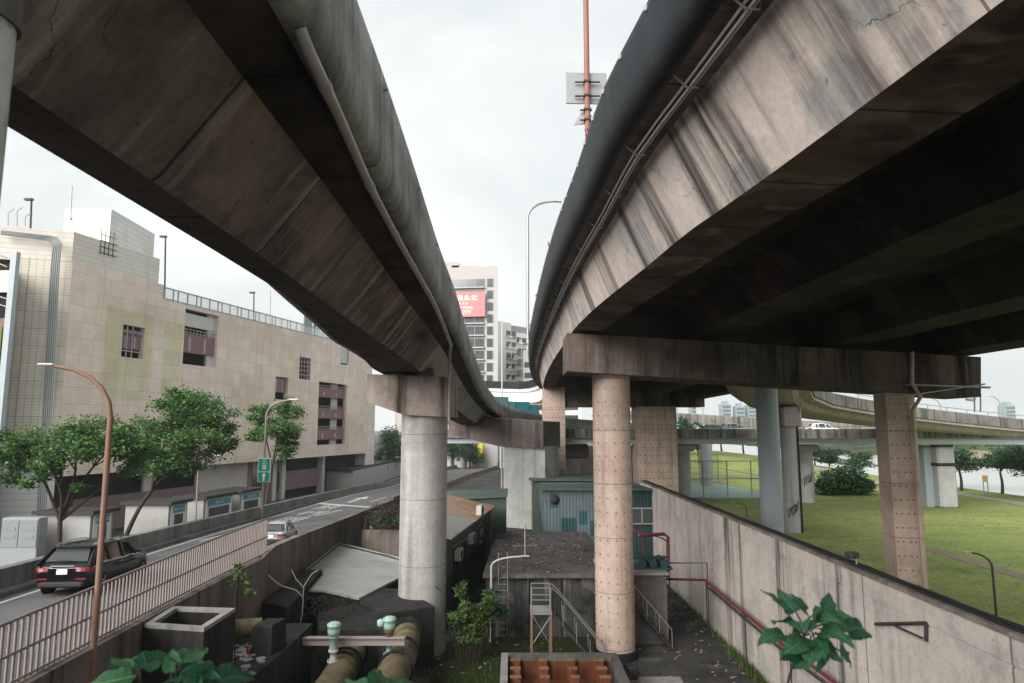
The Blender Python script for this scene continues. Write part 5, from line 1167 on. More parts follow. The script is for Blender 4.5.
tl = [(961, 486, 97, 1.0, 0, 'spreading riverside tree right of the squared pier'), (1004, 489, 93, .95, 1, 'riverside tree second from the right edge'), (1034, 494, 88, 1.05, 0, 'riverside tree cut by the right edge of the photo'), (902, 480, 116, .95, 1, 'riverside tree just left of the squared pier'), (926, 482, 108, .9, 0, 'riverside tree directly behind the squared pier'), (874, 477, 131, 1.0, 0, 'riverside tree showing left of the right pink column'), (846, 475, 143, 1.05, 1, 'riverside tree rising straight behind the big bush'), (820, 473, 150, .95, 0, 'riverside tree left of the big bush'), (744, 462, 165, 1.15, 1, 'tree on the grassy mound beyond the court'), (722, 460, 172, 1.2, 0, 'left tree on the mound behind the slim white pier'), (688, 462, 150, 1.3, 1, 'dark tree left of the court beside the round pale pier'), (762, 464, 175, 1.0, 0, 'far tree beside the thick blue grey column'), (699, 464, 135, .9, 0, 'dark tree close behind the court fence')]
used = {0: False, 1: False}
for x, y, Y, s_, w_, lab in tl:
    src = (pa, pb2)[w_]; c = P(x, y, Y); zz = zpark(c.x, Y)
    c.x = min(c.x, 65.5)
    if not used[w_]: used[w_] = True; src.location = (c.x, Y, zz); src['label'] = lab; src.scale = (s_,) * 3
    else: dup(src, (c.x, Y, zz), lab, (x * 1.7) % 6.28, (s_, s_, s_))
# far bank woods and reeds
mb = MB(); rr = random.Random(77)
for k in range(150):
    x = 152 + rr.random() * 60; y = 120 + rr.random() * 330; h = rr.uniform(5, 11)
    leaves(mb, rr, (x, y, 1.5 + h * .5), (h * .6, h * .6, h * .5), 110, .75, 7)
o = struct(mb.build('far_woods', M['leaf_dark']), 'stuff'); tag(o, 'mass of dark trees on the far bank of the river', 'woods')
mb = MB()
for k in range(2600):
    x = 146 + rr.random() * 8; y = 195 + rr.random() * 45; h = rr.uniform(.8, 2.0); a = rr.uniform(0, 3.14); dx, dy = .35 * math.cos(a), .35 * math.sin(a)
    mb.quad((x - dx, y - dy, .2), (x + dx, y + dy, .2), (x + dx * .3, y + dy * .3, h + 1.0), (x - dx * .3, y - dy * .3, h + 1.0))
o = struct(mb.build('reed_bed', M['reeds']), 'stuff'); tag(o, 'tan reeds along the far river bank', 'reeds')
mb = MB()
for k in range(42000):
    y = 16 + 60 * rr.random() ** 1.3; x = 10.9 + rr.random() * (14 + y * .62)
    if abs(x - 30.4) < .7 or math.hypot(x - 17.9, y - 32.3) < .9: continue
    if math.sin(x * .9 + math.sin(y * .7)) * math.sin(y * .55 + x * .2) < rr.uniform(-1.1, .8): continue
    h = rr.uniform(.03, .09); a = rr.uniform(0, 6.28); w2 = rr.uniform(.04, .1); dx, dy = w2 * math.cos(a), w2 * math.sin(a); z = zpark(x, y)
    mb.add([(x - dx, y - dy, z), (x + dx, y + dy, z), (x + rr.uniform(-.25, .25), y + rr.uniform(-.25, .25), z + h * .6)], [(0, 1, 2)])
o = struct(mb.build('grass', leafmat('lawn_grass_blades', (.16, .22, .06), (.26, .31, .10), (.38, .39, .16), .5)), 'stuff'); tag(o, 'tufts of yellow green grass across the park lawn', 'grass')
# signs and lamps on the lawn
yb = thing('notice_board', 'small yellow notice board on two legs by the riverside path', 'sign', tuple(P(985, 490, 92)))
a = P(982.5, 475.5, 92); b = P(988, 482, 92); mb = MB(); mb.bev(((a.x + b.x) / 2, 92, (a.z + b.z) / 2), (b.x - a.x, .1, a.z - b.z), .02); mb.build('panel', paint('amber_sign', (.62, .36, .05), .5), yb)
mb = MB(); mb.bx(a.x, a.x + .08, 92, 92.1, 1.4, a.z); mb.bx(b.x - .08, b.x, 92, 92.1, 1.4, a.z); mb.build('leg', M['steel'], yb)
for x, yb_, yt, Y, arm, lab in ((991, 613, 553, 29, (-.75, .1, 0), 'black curved lamp post on the lawn at the far right'), (746, 514, 501, 70, (-1.1, 0, 0), 'thin curved lamp post on the lawn before the court')):
    tp = P(x, yt, Y); lamp('park_lamp', lab, (tp.x, Y, zpark(tp.x, Y)), tp.z - 1.5, arm, .05, .035, M['darksteel'], .35, .5, 'lamp')
c = WP(668, 536, .6); Y = c.y
lp = lamp('yard_lamp', 'black curved lamp post standing at the foot of the flood wall', (c.x, Y, 0), P(664, 535, Y).z, (-1.4, 0, 0), .05, .035, M['darksteel'], .5, .5, 'lamp')
# ================================================================== THE YARD
# teal sheet shed at the back
tealp = [(3.6, 4.7, 2.6, 3.7, (.02, .12, .14)), (4.9, 5.5, 3.2, 4.2, (.03, .16, .18)), (5.7, 6.9, 2.4, 3.5, (.02, .14, .16)), (6.5, 7.6, 4.3, 5.4, (.02, .13, .15)), (7.0, 8.4, 1.6, 5.6, (.03, .10, .12)), (8.4, 10.2, 0, 5.6, (.02, .075, .085)), (2.8, 3.4, 4.4, 5.5, (.03, .16, .18))]
M['tealsheet'] = corrug('patched_teal_corrugated_sheet', (.125, .165, .175), [t_[:4] + (tuple(q * .55 + .012 for q in t_[4]),) for t_ in tealp])
sh = thing('sheet_shed', 'patched teal corrugated sheet shed with a green roof behind the dark building', 'shed', (6, 51, 0))
a = P(543, 490, 51); zt6 = P(600, 490, 51).z; xr = WX - .05
mb = MB(); mb.bx(a.x, xr, 51, 58, 0, zt6); mb.build('wall', M['tealsheet'], sh)
mb = MB(); mb.plate([(a.x - .3, 50.6, zt6 + .01), (xr, 50.6, zt6 + .01), (xr, 57.2, zt6 - .15), (a.x - .3, 57.2, zt6 - .15)], (0, 0, .12)); mb.build('roof', M['greenroof'], sh)
mb = MB(); c = P(555, 500, 50.97); mb.lathe((c.x, 50.98, c.z), [(.01, -.04), (.34, -.04), (.34, .03), (.01, .03)], 20, 0, Matrix.Rotation(math.pi / 2, 3, 'X')); mb.build('vent', M['plastic'], sh)
c = P(642, 516, 50.9); mb = MB(); mb.bx(c.x - .7, c.x + .7, 50.9, 50.98, c.z - .5, c.z + .5); w = mb.build('window', M['winglass'], sh)
mb = MB(); mb.bx(c.x - .8, c.x + .8, 50.88, 50.96, c.z - .6, c.z - .505); mb.bx(c.x - .8, c.x + .8, 50.88, 50.96, c.z + .505, c.z + .6); mb.bx(c.x - .05, c.x + .05, 50.86, 50.895, c.z - .5, c.z + .5); mb.build('frame', M['pvc'], w)
# further roofs behind
bs = thing('back_shed', 'low grey green roofed shed seen between the pink columns', 'shed', (5, 66, 0))
mb = MB(); mb.bx(2, 10, 66, 76, 0, P(580, 478, 66).z - .3); mb.build('wall', M['greenwall'], bs); mb = MB(); z = P(580, 478, 66).z; mb.plate([(1.7, 65.6, z - .25), (10.2, 65.6, z - .25), (10.2, 76, z - .6), (1.7, 76, z - .6)], (0, 0, .12)); mb.build('roof', M['greenroof'], bs)
bw_ = thing('boundary_wall', 'plain grey wall far behind the gap between the pink columns', 'wall', (11, 98, 0))
mb = MB(); a = P(556, 447, 98); b = P(640, 447, 98); mb.bx(a.x, b.x, 98, 98.6, 0, a.z); mb.build('wall', M['midconc'], bw_); mb = MB(); mb.bx(a.x - .1, b.x + .1, 97.9, 98.7, a.z + .005, a.z + .25); mb.build('coping', M['rimconc'], bw_)
# dark roofed building
db = thing('pump_house', 'low blackened concrete building with a flat dark roof in the yard', 'building', (2, 35, 0))
zr = P(520, 574, 35).z; x0 = P(483, 575, 35).x; x1 = 5.2; yb = G(520, 531.5, zr).y
xbl = G(497, 531.5, zr).x
pl = [(x0, 35), (x1, 35), (x1, yb), (xbl, yb)]
mb = MB(); mb.slab([(x0 + .15, 35.15), (x1 - .1, 35.15), (x1 - .1, yb - .1), (xbl + .2, yb - .1)], 0, zr - .2)
for x in (P(505, 600, 35).x, P(528, 600, 35).x, P(560, 600, 35).x): mb.bx(x - .05, x + .05, 35.02, 35.16, 0, zr - .2)
mb.build('wall', concrete('mould_blackened_wall', (.075, .073, .072), (.010, .010, .010), .9, 1.0, (.30, .29, .28), .45, 1.4, .7, patch=((.17, .165, .165), .6)), db)
mb = MB(); mb.slab(pl, zr - .2, zr); mb.build('roof', concrete('damp_dark_roof', (.115, .108, .105), (.045, .043, .043), .2, .9, (.2, .19, .18), 0, bf=.25), db)
mb = MB(); mb.slab([(x0, 34.8), (x1, 34.8), (x1, 35.02), (x0, 35.02)], zr - .16, zr + .05); mb.build('roof_edge', M['midconc'], db)
# ladder and vent pipe on it
la = thing('ladder', 'thin metal ladder fixed to the front of the blackened pump house', 'ladder', (P(501, 590, 34.6).x, 34.7, 0))
mb = MB(); x = P(503, 590, 34.7).x
for s in (-.22, .22): mb.tube([(x + s, 34.7, .2), (x + s, 34.7, zr + 1.1)], .025, 6)
mb.build('stile', M['steel'], la)
for k in range(9): mb = MB(); mb.tube([(x - .22, 34.7, .5 + .3 * k), (x + .22, 34.7, .5 + .3 * k)], .016, 5); mb.build('rung', M['steel'], la)
an = thing('antenna', 'spindly roof antenna on the dark pump house roof', 'antenna', tuple(G(525, 556, zr)))
q = G(525, 556, zr); mb = MB(); mb.tube([q, q + V((0, 0, 1.6))], .035, 6); mb.bev(q + V((0, 0, 1.65)), (.12, .12, .3), .03); mb.build('mast', M['offwhite'], an); mb = MB(); mb.tube([q + V((-.7, 0, .55)), q + V((.7, 0, .6))], .02, 5)
for k in range(5): mb.tube([q + V((-.6 + .3 * k, -.25, .57)), q + V((-.6 + .3 * k, .25, .57))], .012, 4)
mb.build('boom', M['steel'], an)
# white curved lamp in the yard
lb_ = G(491, 642, 0); tp = P(522, 556, lb_.y); xx = lb_.x
lamp('yard_lamp', 'white curved lamp post standing in the mossy yard beside the shrub', (xx, lb_.y, 0), tp.z, (tp.x - xx, -.1, 0), .055, .04, M['offwhite'], .4, .4, 'lamp')
# block with red pipe frame behind the round pink column
bk = thing('concrete_plinth', 'grey concrete machine plinth with side stairs behind the round pink column', 'plinth', (6.7, 34, 0))
x0 = P(604, 600, 34).x; x1 = P(667, 600, 34).x; zt7 = P(640, 575, 34).z
mb = MB(); mb.bx(x0, x1, 34, 37.5, 0, zt7); mb.build('base', M['midconc'], bk)
mb = MB(); mb.slab([(x0 - .1, 33.9), (x1 + .1, 33.9), (x1 + .1, 37.5), (x0 - .1, 37.5)], zt7 + .004, zt7 + .12); mb.build('top_slab', M['lightconc'], bk)
sx = thing('metal_stairs', 'small dark metal stair leading down in front of the machine plinth', 'stairs', (7, 33.4, 0))
s0 = P(634, 604, 33.2); s1 = P(671, 634, 33.2)
for dy in (0, .8):
    mb = MB(); mb.tube([(s0.x, 33 + dy, s0.z), (s1.x, 33 + dy, .08)], .05, 6); mb.build('stringer', M['darksteel'], sx)
    mb = MB(); mb.tube([(s0.x, 33 + dy, s0.z + .85), (s1.x, 33 + dy, .95)], .025, 6)
    for k in range(4): t = k / 3; p = V((s0.x, 33 + dy, s0.z)).lerp(V((s1.x, 33 + dy, .08)), t); mb.tube([p, p + V((0, 0, .87))], .02, 5)
    mb.build('handrail', M['steel'], sx)
for k in range(7): t = (k + .5) / 7; p = V((s0.x, 33.4, s0.z)).lerp(V((s1.x, 33.4, .08)), t); mb = MB(); mb.bev(p, (.26, .76, .04), .01); mb.build('tread', M['darksteel'], sx)
rf = thing('pipe_rack', 'dark red pipe frame standing on the machine plinth', 'pipe frame', (6.8, 35, zt7))
def pp_(x, y, Y): return P(x, y, Y)
mb = MB(); mb.tube([pp_(668, 577, 35.0), pp_(668, 537, 35.0), pp_(664, 534, 35.0), pp_(643, 535, 36), pp_(630, 528, 38)], .085, 10); mb.tube([pp_(632, 570, 37), pp_(632, 533, 37)], .07, 8); mb.tube([pp_(644, 572, 36), pp_(644, 535, 36)], .06, 8); mb.build('pipe', M['red'], rf)
gr = thing('guard_rail', 'black guard rail frame between the plinth and the flood wall', 'railing', (9, 36, 0))
mb = MB(); q = rw(707, 600, .3); mb.tube([pp_(668, 563, 36.5), rw(707, 563, .3), V((q.x, rw(707, 563, .3).y, 0))], .035, 6); mb.build('frame', M['darksteel'], gr)
tq_ = thing('pump_set', 'teal blue pump set lying on the machine plinth', 'pump', (6.6, 35.5, zt7))
mb = MB(); c = P(652, 572, 35); 
for dx in (-.55, 0, .55): mb.tube([(c.x + dx, 34.6, zt7 + .4), (c.x + dx, 36, zt7 + .4)], .2, 12)
mb.build('pump_body', M['teal'], tq_); mb = MB(); mb.bev((c.x, 35.3, zt7 + .16), (1.9, 1.4, .12), .02); mb.tube([(c.x - .9, 35, zt7 + .62), (c.x + .9, 35, zt7 + .66)], .07, 8); mb.build('pump_frame', M['teal'], tq_)
# steel stand with steps
Ys = 30.6
stn = thing('access_platform', 'small rusty steel access platform with a steep ladder stair in the yard', 'platform', (.6, Ys, 0))
x0 = P(530.5, 612, Ys).x; x1 = P(552, 612, Ys).x; zp = P(540, 612, Ys).z; zh = P(540, 588, Ys).z
mb = MB(); mb.bev(((x0 + x1) / 2, Ys + .45, zp), (x1 - x0, 1.0, .1), .015); mb.bx(x0, x1, Ys - .05, Ys, zp - .1, zp + .06); mb.build('deck', M['rimconc'], stn)
for x in (x0 + .05, x1 - .05):
    for y in (Ys, Ys + .9): mb = MB(); mb.bx(x - .04, x + .04, y - .04, y + .04, 0, zp - .06); mb.build('leg', M['rustpole'], stn)
mb = MB(); mb.tube([(x0, Ys, .9), (x1, Ys, zp - .1)], .022, 5); mb.tube([(x0, Ys + .9, zp - .2), (x1, Ys + .9, .7)], .022, 5); mb.build('brace', M['steel'], stn)
mb = MB()
for y in (Ys, Ys + .9):
    for x in (x0 + .05, x1 - .05): mb.tube([(x, y, zp), (x, y, zh)], .022, 6)
    for z in (zh, (zh + zp) / 2): mb.tube([(x0 + .05, y, z), (x1 - .05, y, z)], .02, 6)
mb.build('guard_rail', M['steel'], stn)
xe = P(597, 652, Ys).x
for y in (Ys + .05, Ys + .85): mb = MB(); mb.plate([(x1, y, zp - .1), (x1, y, zp + .05), (xe, y, .2), (xe, y, .02)], (0, .05, 0)); mb.build('stringer', M['darksteel'], stn)
for k in range(9): t = (k + .5) / 9; mb = MB(); mb.bx(x1 + (xe - x1) * t - .1, x1 + (xe - x1) * t + .1, Ys + .1, Ys + .85, (zp) * (1 - t), zp * (1 - t) + .03); mb.build('tread', M['darksteel'], stn)
mb = MB()
for y in (Ys + .05, Ys + .88):
    mb.tube([(x1, y, zh), (x1 + .3, y, zp + .75), (xe + .4, y, .75), (xe + .5, y, .1)], .022, 6)
    for t in (.25, .55, .85): x = x1 + (xe - x1) * t; mb.tube([(x, y, zp * (1 - t)), (x, y, zp * (1 - t) + .85)], .018, 5)
mb.build('handrail', M['steel'], stn)
# orange rusty formwork tank
ft = thing('formwork_tank', 'open concrete tank lined with orange rusty steel forms at the bottom edge', 'tank', (.8, 24, 0))
a = G(508, 655, .95); yb = a.y; x0 = a.x; x1 = G(611, 657, .95).x; yf = 21.5
mb = MB(); mb.bx(x0 - .28, x0, yf, yb + .3, 0, .95); mb.build('tank_wall', M['rimconc'], ft)
mb = MB(); mb.bx(x0, x1 + .3, yb, yb + .3, 0, .95); mb.bx(x1, x1 + .3, yf, yb - .005, 0, .95); mb.build('tank_wall', M['midconc'], ft)
w_ = (x1 - x0)
for k in range(4):
    for j in range(3):
        x = x0 + .12 + w_ * .27 * k; y = yb - .25 - .95 * j; mb = MB(); mb.bev((x + .18, y, .42 - .0 * j), (.34 if k % 3 else .42, .28, .8), .03, .05 * ((k + j) % 3 - 1)); mb.bev((x + .18, y, .84), (.36 if k % 3 else .44, .3, .05), .02, .05 * ((k + j) % 3 - 1), 1); mb.build('form_block', [M['rust'], M['rusttop']], ft)
mb = MB(); mb.bx(x0, x1, yb - .06, yb - .004, 0, .72); mb.bx(x0, x1, yf, yb - .07, .02, .06); mb.build('lining', M['rust'], ft)
mb = MB(); mb.bev((x1 + .75, yb - .5, .45), (.55, .4, .5), .05); tag(mb.build('concrete_block', M['darkconc']), 'small dark concrete block right of the orange rusty tank', 'block')
# mossy lawn and grass tufts in the yard
mb = MB(); pl = [G(x, y, .012) for x, y in ((452, 690), (505, 700), (506, 662), (560, 655), (598, 648), (590, 630), (530, 628), (483, 630), (462, 640), (440, 660), (428, 683))]
mb.add(pl, [tuple(range(len(pl)))]); struct(mb.build('mossy_ground', M['lawn']))
mb = MB(); rr = random.Random(4)
for k in range(5200):
    x = rr.uniform(-4, 4.3); y = rr.uniform(22.5, 35) 
    if x > -.4 and y < yb + .4: continue
    if math.hypot(x - 4.4, y - 32.3) < 1.2 or (x < -3.1 and y > 31): continue
    dens = math.sin(x * 1.7 + y) * math.sin(y * 1.3 - x * .7)
    if dens < rr.uniform(-.9, .7) or x > 2.5 + rr.random(): continue
    h = rr.uniform(.05, .2); a = rr.uniform(0, 6.28); dx, dy = .02 * math.cos(a), .02 * math.sin(a); lx_, ly_ = rr.uniform(-.08, .08), rr.uniform(-.08, .08)
    mb.add([(x - dx, y - dy, 0), (x + dx, y + dy, 0), (x + lx_, y + ly_, h)], [(0, 1, 2)])
o = struct(mb.build('grass', M['grassblade']), 'stuff'); tag(o, 'rough short grass growing in the yard by the pump house', 'grass')
mb = MB()
for k in range(900):
    y = rr.uniform(26.9, 33) if k % 3 else rr.uniform(33, 44); x = WX - abs(rr.gauss(0, .22)) - .02; h = rr.uniform(.1, .45); a = rr.uniform(0, 6.28); dx, dy = .025 * math.cos(a), .025 * math.sin(a)
    mb.add([(x - dx, y - dy, 0), (x + dx, y + dy, 0), (x + rr.uniform(-.15, .1), y + rr.uniform(-.15, .15), h)], [(0, 1, 2)])
o = struct(mb.build('weeds', M['grassblade']), 'stuff'); tag(o, 'dry weeds along the foot of the flood wall', 'weeds')
# green sheet building with air conditioners
gb = thing('sheet_building', 'green sheet walled row building with a rusty roof beside the round pier', 'building', (-4, 40, 0))
a = P(446, 540, 36); zt8 = P(446, 540, 36).z; b = G(491, 507, zt8)
zsl = .9
mb = MB(); mb.slab([(a.x, a.y), (b.x, b.y), (b.x - 5.0, b.y + 1), (a.x - 1.1, a.y + .6)], 0, zt8 - .05); mb.build('wall', M['greenwall'], gb)
mb = MB(); u = (b - a).normalized(); n = V((u.y, -u.x, 0)); m1 = a.lerp(b, .45)
mb.plate([a + n * .3, m1 + n * .3, m1 - n * 2.6 + V((0, 0, zsl)), a - n * 1.2 + V((0, 0, zsl * .6))], (0, 0, .08)); mb.build('roof', M['paleroof'], gb)
mb = MB(); mb.plate([m1 + n * .35 + V((0, 0, .02)), b + n * .35 + V((0, 0, .02)), b - n * 4.5 + V((0, 0, zsl + .1)), m1 - n * 4.0 + V((0, 0, zsl + .05))], (0, 0, .08)); mb.build('roof', M['rustroof'], gb)
c = P(485, 490, 52); d = P(505, 490, 52); e_ = P(440, 490, 52)
mb = MB(); mb.bx(P(463, 490, 52.2).x, P(506, 490, 52.2).x, 52.2, 57, 0, P(480, 497, 52).z - .1); mb.build('rear_wall', M['greenwall'], gb)
mb = MB(); zq = P(480, 497, 52).z; mb.plate([(e_.x, 51.9, zq - .25), (d.x + .2, 51.9, zq), (d.x + .2, 57, zq + .1), (e_.x, 57, zq - .1)], (0, 0, .1)); mb.build('rear_roof', M['greenroof'], gb)
for k, (x, y, lab) in enumerate(((455, 554, 'lowest white air conditioner unit on the green sheet wall'), (468, 538, 'middle air conditioner unit on the green sheet wall'), (477, 510, 'air conditioner unit under the rusty roof edge'))):
    ax, ay, az = ray(x, y); t = (a.x * n.x + a.y * n.y) / (ax * n.x + ay * n.y); w = V((ax * t, ay * t, CAMZ + az * t))
    A = thing('air_conditioner', lab, 'air conditioner', tuple(w)); rz = math.atan2(u.y, u.x)
    mb = MB(); mb.bev(w + n * .2, (.85, .36, .62), .04, rz); mb.build('case', M['offwhite'], A)
    mb = MB(); mb.lathe(tuple(w + n * .385 + u * -.12), [(.02, 0), (.25, .0), (.25, .02), (.02, .03)], 18, 0, Matrix.Rotation(rz, 3, 'Z') @ Matrix.Rotation(math.pi / 2, 3, 'X')); mb.build('fan_grille', M['plastic'], A)
    mb = MB(); mb.tube([w + n * .05 + V((0, 0, -.36)), w + n * .4 + V((0, 0, -.36))], .03, 5); mb.build('bracket', M['darksteel'], A)
for k, (t0, t1, zz) in enumerate(((.05, .95, .5), (.1, .8, .75), (.3, .98, 1.3))):
    p0 = a.lerp(b, t0) + n * .1; p1 = a.lerp(b, t1) + n * .1; pm = p0.lerp(p1, .5)
    mb = MB(); mb.tube(catmull([V((p0.x, p0.y, zt8 - zz)), V((pm.x, pm.y, zt8 - zz - .25)), V((p1.x, p1.y, zt8 - zz + .1)), V((p1.x, p1.y, .3))], .5), .03, 5); mb.build('wall_pipe', M['plastic'] if k else M['pvc'], gb)
for k in range(5):
    p0 = a.lerp(b, .12 + .18 * k) + n * .02; u2 = (b - a).normalized(); mb = MB(); q0 = p0 + u2 * 1.1
    mb.plate([V((p0.x, p0.y, zt8 - 1.9)), V((q0.x, q0.y, zt8 - 1.9)), V((q0.x, q0.y, zt8 - .9)), V((p0.x, p0.y, zt8 - .9))], n * .04); mb.build('window', M['winglass'], gb)
mb = MB(); rr = random.Random(61)
def litter(n, fx):
    for _ in range(n):
        p = fx(); a = rr.uniform(0, 3.14); L_ = rr.uniform(.04, .22); W_ = rr.uniform(.03, .09); mb.box((p[0], p[1], p[2] + .02), (L_, W_, .03), a, rr.choice((0, 0, 1, 2)), rr.uniform(-.3, .3))
litter(240, lambda: (rr.uniform(-1.0, 4.8), rr.uniform(35.3, 48), zr + .002))
litter(260, lambda: (rr.uniform(-3.5, 9.5), rr.uniform(24, 34.5), .0))
litter(90, lambda: (rr.uniform(8.2, 10.0), rr.uniform(28, 42), .0))
o = struct(mb.build('litter', [M['bark'], M['rimconc'], M['rustroof']]), 'stuff'); tag(o, 'dead leaves, chips and litter over the yard and pump house roof', 'litter')
mb = MB(); mb.tube(catmull([P(338, 546, 42), P(372, 552, 39), P(404, 562, 35), P(441, 591, 31.8)], .5), .022, 5); tag(mb.build('cable', M['plastic']), 'black cable sagging over the grey roof to the round pier', 'cable')
# yard shrub
sc_ = P(470, 620, 31); yshr = thing('shrub', 'ragged yellow green shrub growing between the round pier and pump house', 'shrub', (sc_.x, 31, 0))
mb = MB(); rr = random.Random(9)
for x, y, rx, rz in ((466, 606, 15, 14), (458, 620, 11, 12), (478, 622, 14, 14), (470, 634, 17, 10), (486, 606, 9, 9), (462, 590, 8, 8)):
    c, r_ = cl(x, y, 31.5, rx, rz); leaves(mb, rr, c, r_, 620, .07, 16)
mb.build('foliage', M['leaf_yard'], yshr); mb = MB()
for k in range(8): mb.tube([(sc_.x + .1 * k - .4, 31.3, 0), (sc_.x + .22 * k - .9, 31.5, 1.4), (sc_.x + .3 * k - 1.2, 31.5, 2.2)], .025, 5)
mb.build('stem', M['bark'], yshr)
sh2 = thing('shrub', 'bluish green broad leaved shrub against the pump house ladder', 'shrub', (P(492, 610, 33.5).x, 33.5, 0))
mb = MB()
for x, y, rx, rz in ((492, 600, 10, 9), (500, 612, 8, 8), (486, 618, 8, 12)): c, r_ = cl(x, y, 33.4, rx, rz); leaves(mb, rr, c, r_, 160, .13, 8)
mb.build('foliage', M['leaf_dark'], sh2); mb = MB(); mb.tube([(P(492, 610, 33.5).x, 33.5, 0), (P(492, 610, 33.5).x, 33.4, 1.5)], .05, 6); mb.build('stem', M['bark'], sh2)
# grey roofed shed beside the ramp
rfz = 2.6
gs = thing('grey_roof_shed', 'low shed with a broad pale grey roof between the ramp and round pier', 'shed', (-8, 38, 0))
poly = [(262, 584), (338, 545), (398, 560), (414, 570), (359, 598), (323, 590), (290, 590)]
rp_ = [G(x, y, rfz + (.08 if i in (1, 2) else 0)) for i, (x, y) in enumerate(poly)]
for q in rp_: q.x = max(q.x, xat(Re, q.y) + .45)
mb = MB(); mb.plate(rp_, (0, 0, -.1)); mb.build('roof', M['paleroof'], gs)
ctr = sum(rp_, V((0, 0, 0))) / len(rp_); mb = MB(); mb.slab([(q.x * .94 + ctr.x * .06, q.y * .94 + ctr.y * .06) for q in rp_], 0, rfz - .12); mb.build('wall', M['darkconc'], gs)
mb = MB(); mb.tube([rp_[0] + V((0, 0, .1)), rp_[1] + V((0, 0, .12)), rp_[2] + V((0, 0, .12)), rp_[3] + V((0, 0, .12))], .05, 6); mb.build('edge_pipe', M['pvc'], gs)
bd = thing('brown_wall', 'faded reddish brown wall panel between grey roof and round pier', 'wall', tuple(P(380, 540, 46)))
a = P(362, 532, 47); b = P(402, 540, 44); mb = MB(); mb.plate([V((a.x, a.y, 0)), V((b.x, b.y, 0)), V((b.x, b.y, P(402, 530, 44).z)), V((a.x, a.y, P(362, 530, 47).z))], (0, .2, 0)); mb.build('panel', M['cap'], bd)
vi = thing('vine', 'tangle of dry vines hanging on the ramp wall beside the round pier', 'vine', tuple(P(388, 520, 42)))
mb = MB()
for k in range(70):
    p = P(rr.uniform(372, 402), rr.uniform(503, 520), rr.uniform(43, 46)); mb.tube([p, p + V((rr.uniform(-.6, .6), rr.uniform(-.3, .3), rr.uniform(-.5, .2))), p + V((rr.uniform(-.9, .9), rr.uniform(-.3, .3), rr.uniform(-1.4, .1)))], .022, 4)
mb.build('stem', M['bark'], vi); mb = MB()
for x, y in ((386, 514), (396, 522), (380, 522)): c, r_ = cl(x, y, 44, 11, 9); leaves(mb, rr, c, r_, 110, .1, 8)
mb.build('foliage', M['leaf_dark'], vi)
# dark concrete blocks, tank and platform at the lower left
pf = thing('concrete_platform', 'raised blackened concrete platform below the metal railing', 'platform', (-8.5, 20, 0))
e1 = G(281, 654, 3.0); e2 = G(243, 684, 3.0)
mb = MB(); mb.slab([(xat(Re, 12) + .45, 12), (e2.x + .05, 12), (e2.x, e2.y), (e1.x, e1.y), (e1.x, 26.5), (xat(Re, 26.5) + .45, 26.5)], 0, 3.0); mb.build('base', M['darkconc'], pf)
tk = thing('concrete_tank', 'square open topped concrete tank with a pale worn rim near the railing', 'tank', (-8.6, 18.3, 3))
zt9 = 5.15; cs = [G(x, y, zt9) for x, y in ((136, 624), (204, 628), (235.5, 608), (173, 606))]
cs[3].x = max(cs[3].x, xat(Re, cs[3].y) + .45); cs[0].x = max(cs[0].x, xat(Re, cs[0].y) + .45)
ctr = sum(cs, V((0, 0, 0))) / 4; inn = [ctr + (q - ctr) * .80 for q in cs]
mb = MB()
for i in range(4):
    a, b = cs[i], cs[(i + 1) % 4]; c, d = inn[i], inn[(i + 1) % 4]
    mb.quad((a.x, a.y, 3), (b.x, b.y, 3), (b.x, b.y, zt9 - .1), (a.x, a.y, zt9 - .1)); mb.quad((d.x, d.y, 3.6), (c.x, c.y, 3.6), (c.x, c.y, zt9 - .1), (d.x, d.y, zt9 - .1))
mb.build('tank_wall', M['darkconc'], tk); mb = MB()
for i in range(4):
    a, b = cs[i], cs[(i + 1) % 4]; c, d = inn[i], inn[(i + 1) % 4]
    mb.loft([[V((q.x, q.y, z)) for q in (a, b, d, c)] for z in (zt9 - .1, zt9)], True, True)
mb.build('rim', M['rimconc'], tk); mb = MB(); mb.add([(q.x, q.y, 4.55) for q in inn], [(0, 1, 2, 3)]); mb.build('water', glass('murky_brown_water', (.03, .028, .018), .1, .6), tk)
mb = MB(); mb.tube([inn[0].lerp(inn[3], .5).xy.to_3d() + V((0, 0, 4.75)), inn[1].lerp(inn[2], .5).xy.to_3d() + V((0, 0, 4.8))], .07, 8); mb.build('pipe', M['pink'], tk)
def cblock(name, label, top, z1, z0, mt=None, shift=None):
    t = thing(name, label, 'block', (top[0][0], top[0][1], z0)); mb = MB(); pts = [V((p[0], p[1], 0)) for p in top]; c = sum(pts, V((0, 0, 0))) / len(pts)
    ch = [c + (p - c) * (1 - .05 / max(.3, (p - c).length)) for p in pts]
    mb.loft([[V((p.x, p.y, z)) for p in q] for q, z in ((pts, z0), (pts, z1 - .05), (ch, z1))], True, True); mb.build('body', mt or M['darkconc'], t)
    mb = MB(); mb.loft([[V((p.x, p.y, z)) + (p - c).normalized() * .04 for p in pts] for z in (z0, z0 + .12)], True, True); mb.build('footing', M['darkconc'], t); return t
def tops(px_, z): return [(G(x, y, z).x, G(x, y, z).y) for x, y in px_]
tA = tops(((261, 602), (289, 607), (322.5, 569.5), (305, 569)), 2.86); tA = [(max(x, xat(Re, y) + .45), y) for x, y in tA]
cblock('concrete_block', 'long slanting blackened concrete block next to the grey roof', tA, 2.86, 0)
tB = tops(((359, 601), (388, 613), (435, 606), (405, 589), (368, 587)), 2.5)
cblock('concrete_block', 'angular blackened valve block where the right ochre pipe ends', tB, 2.5, 0)
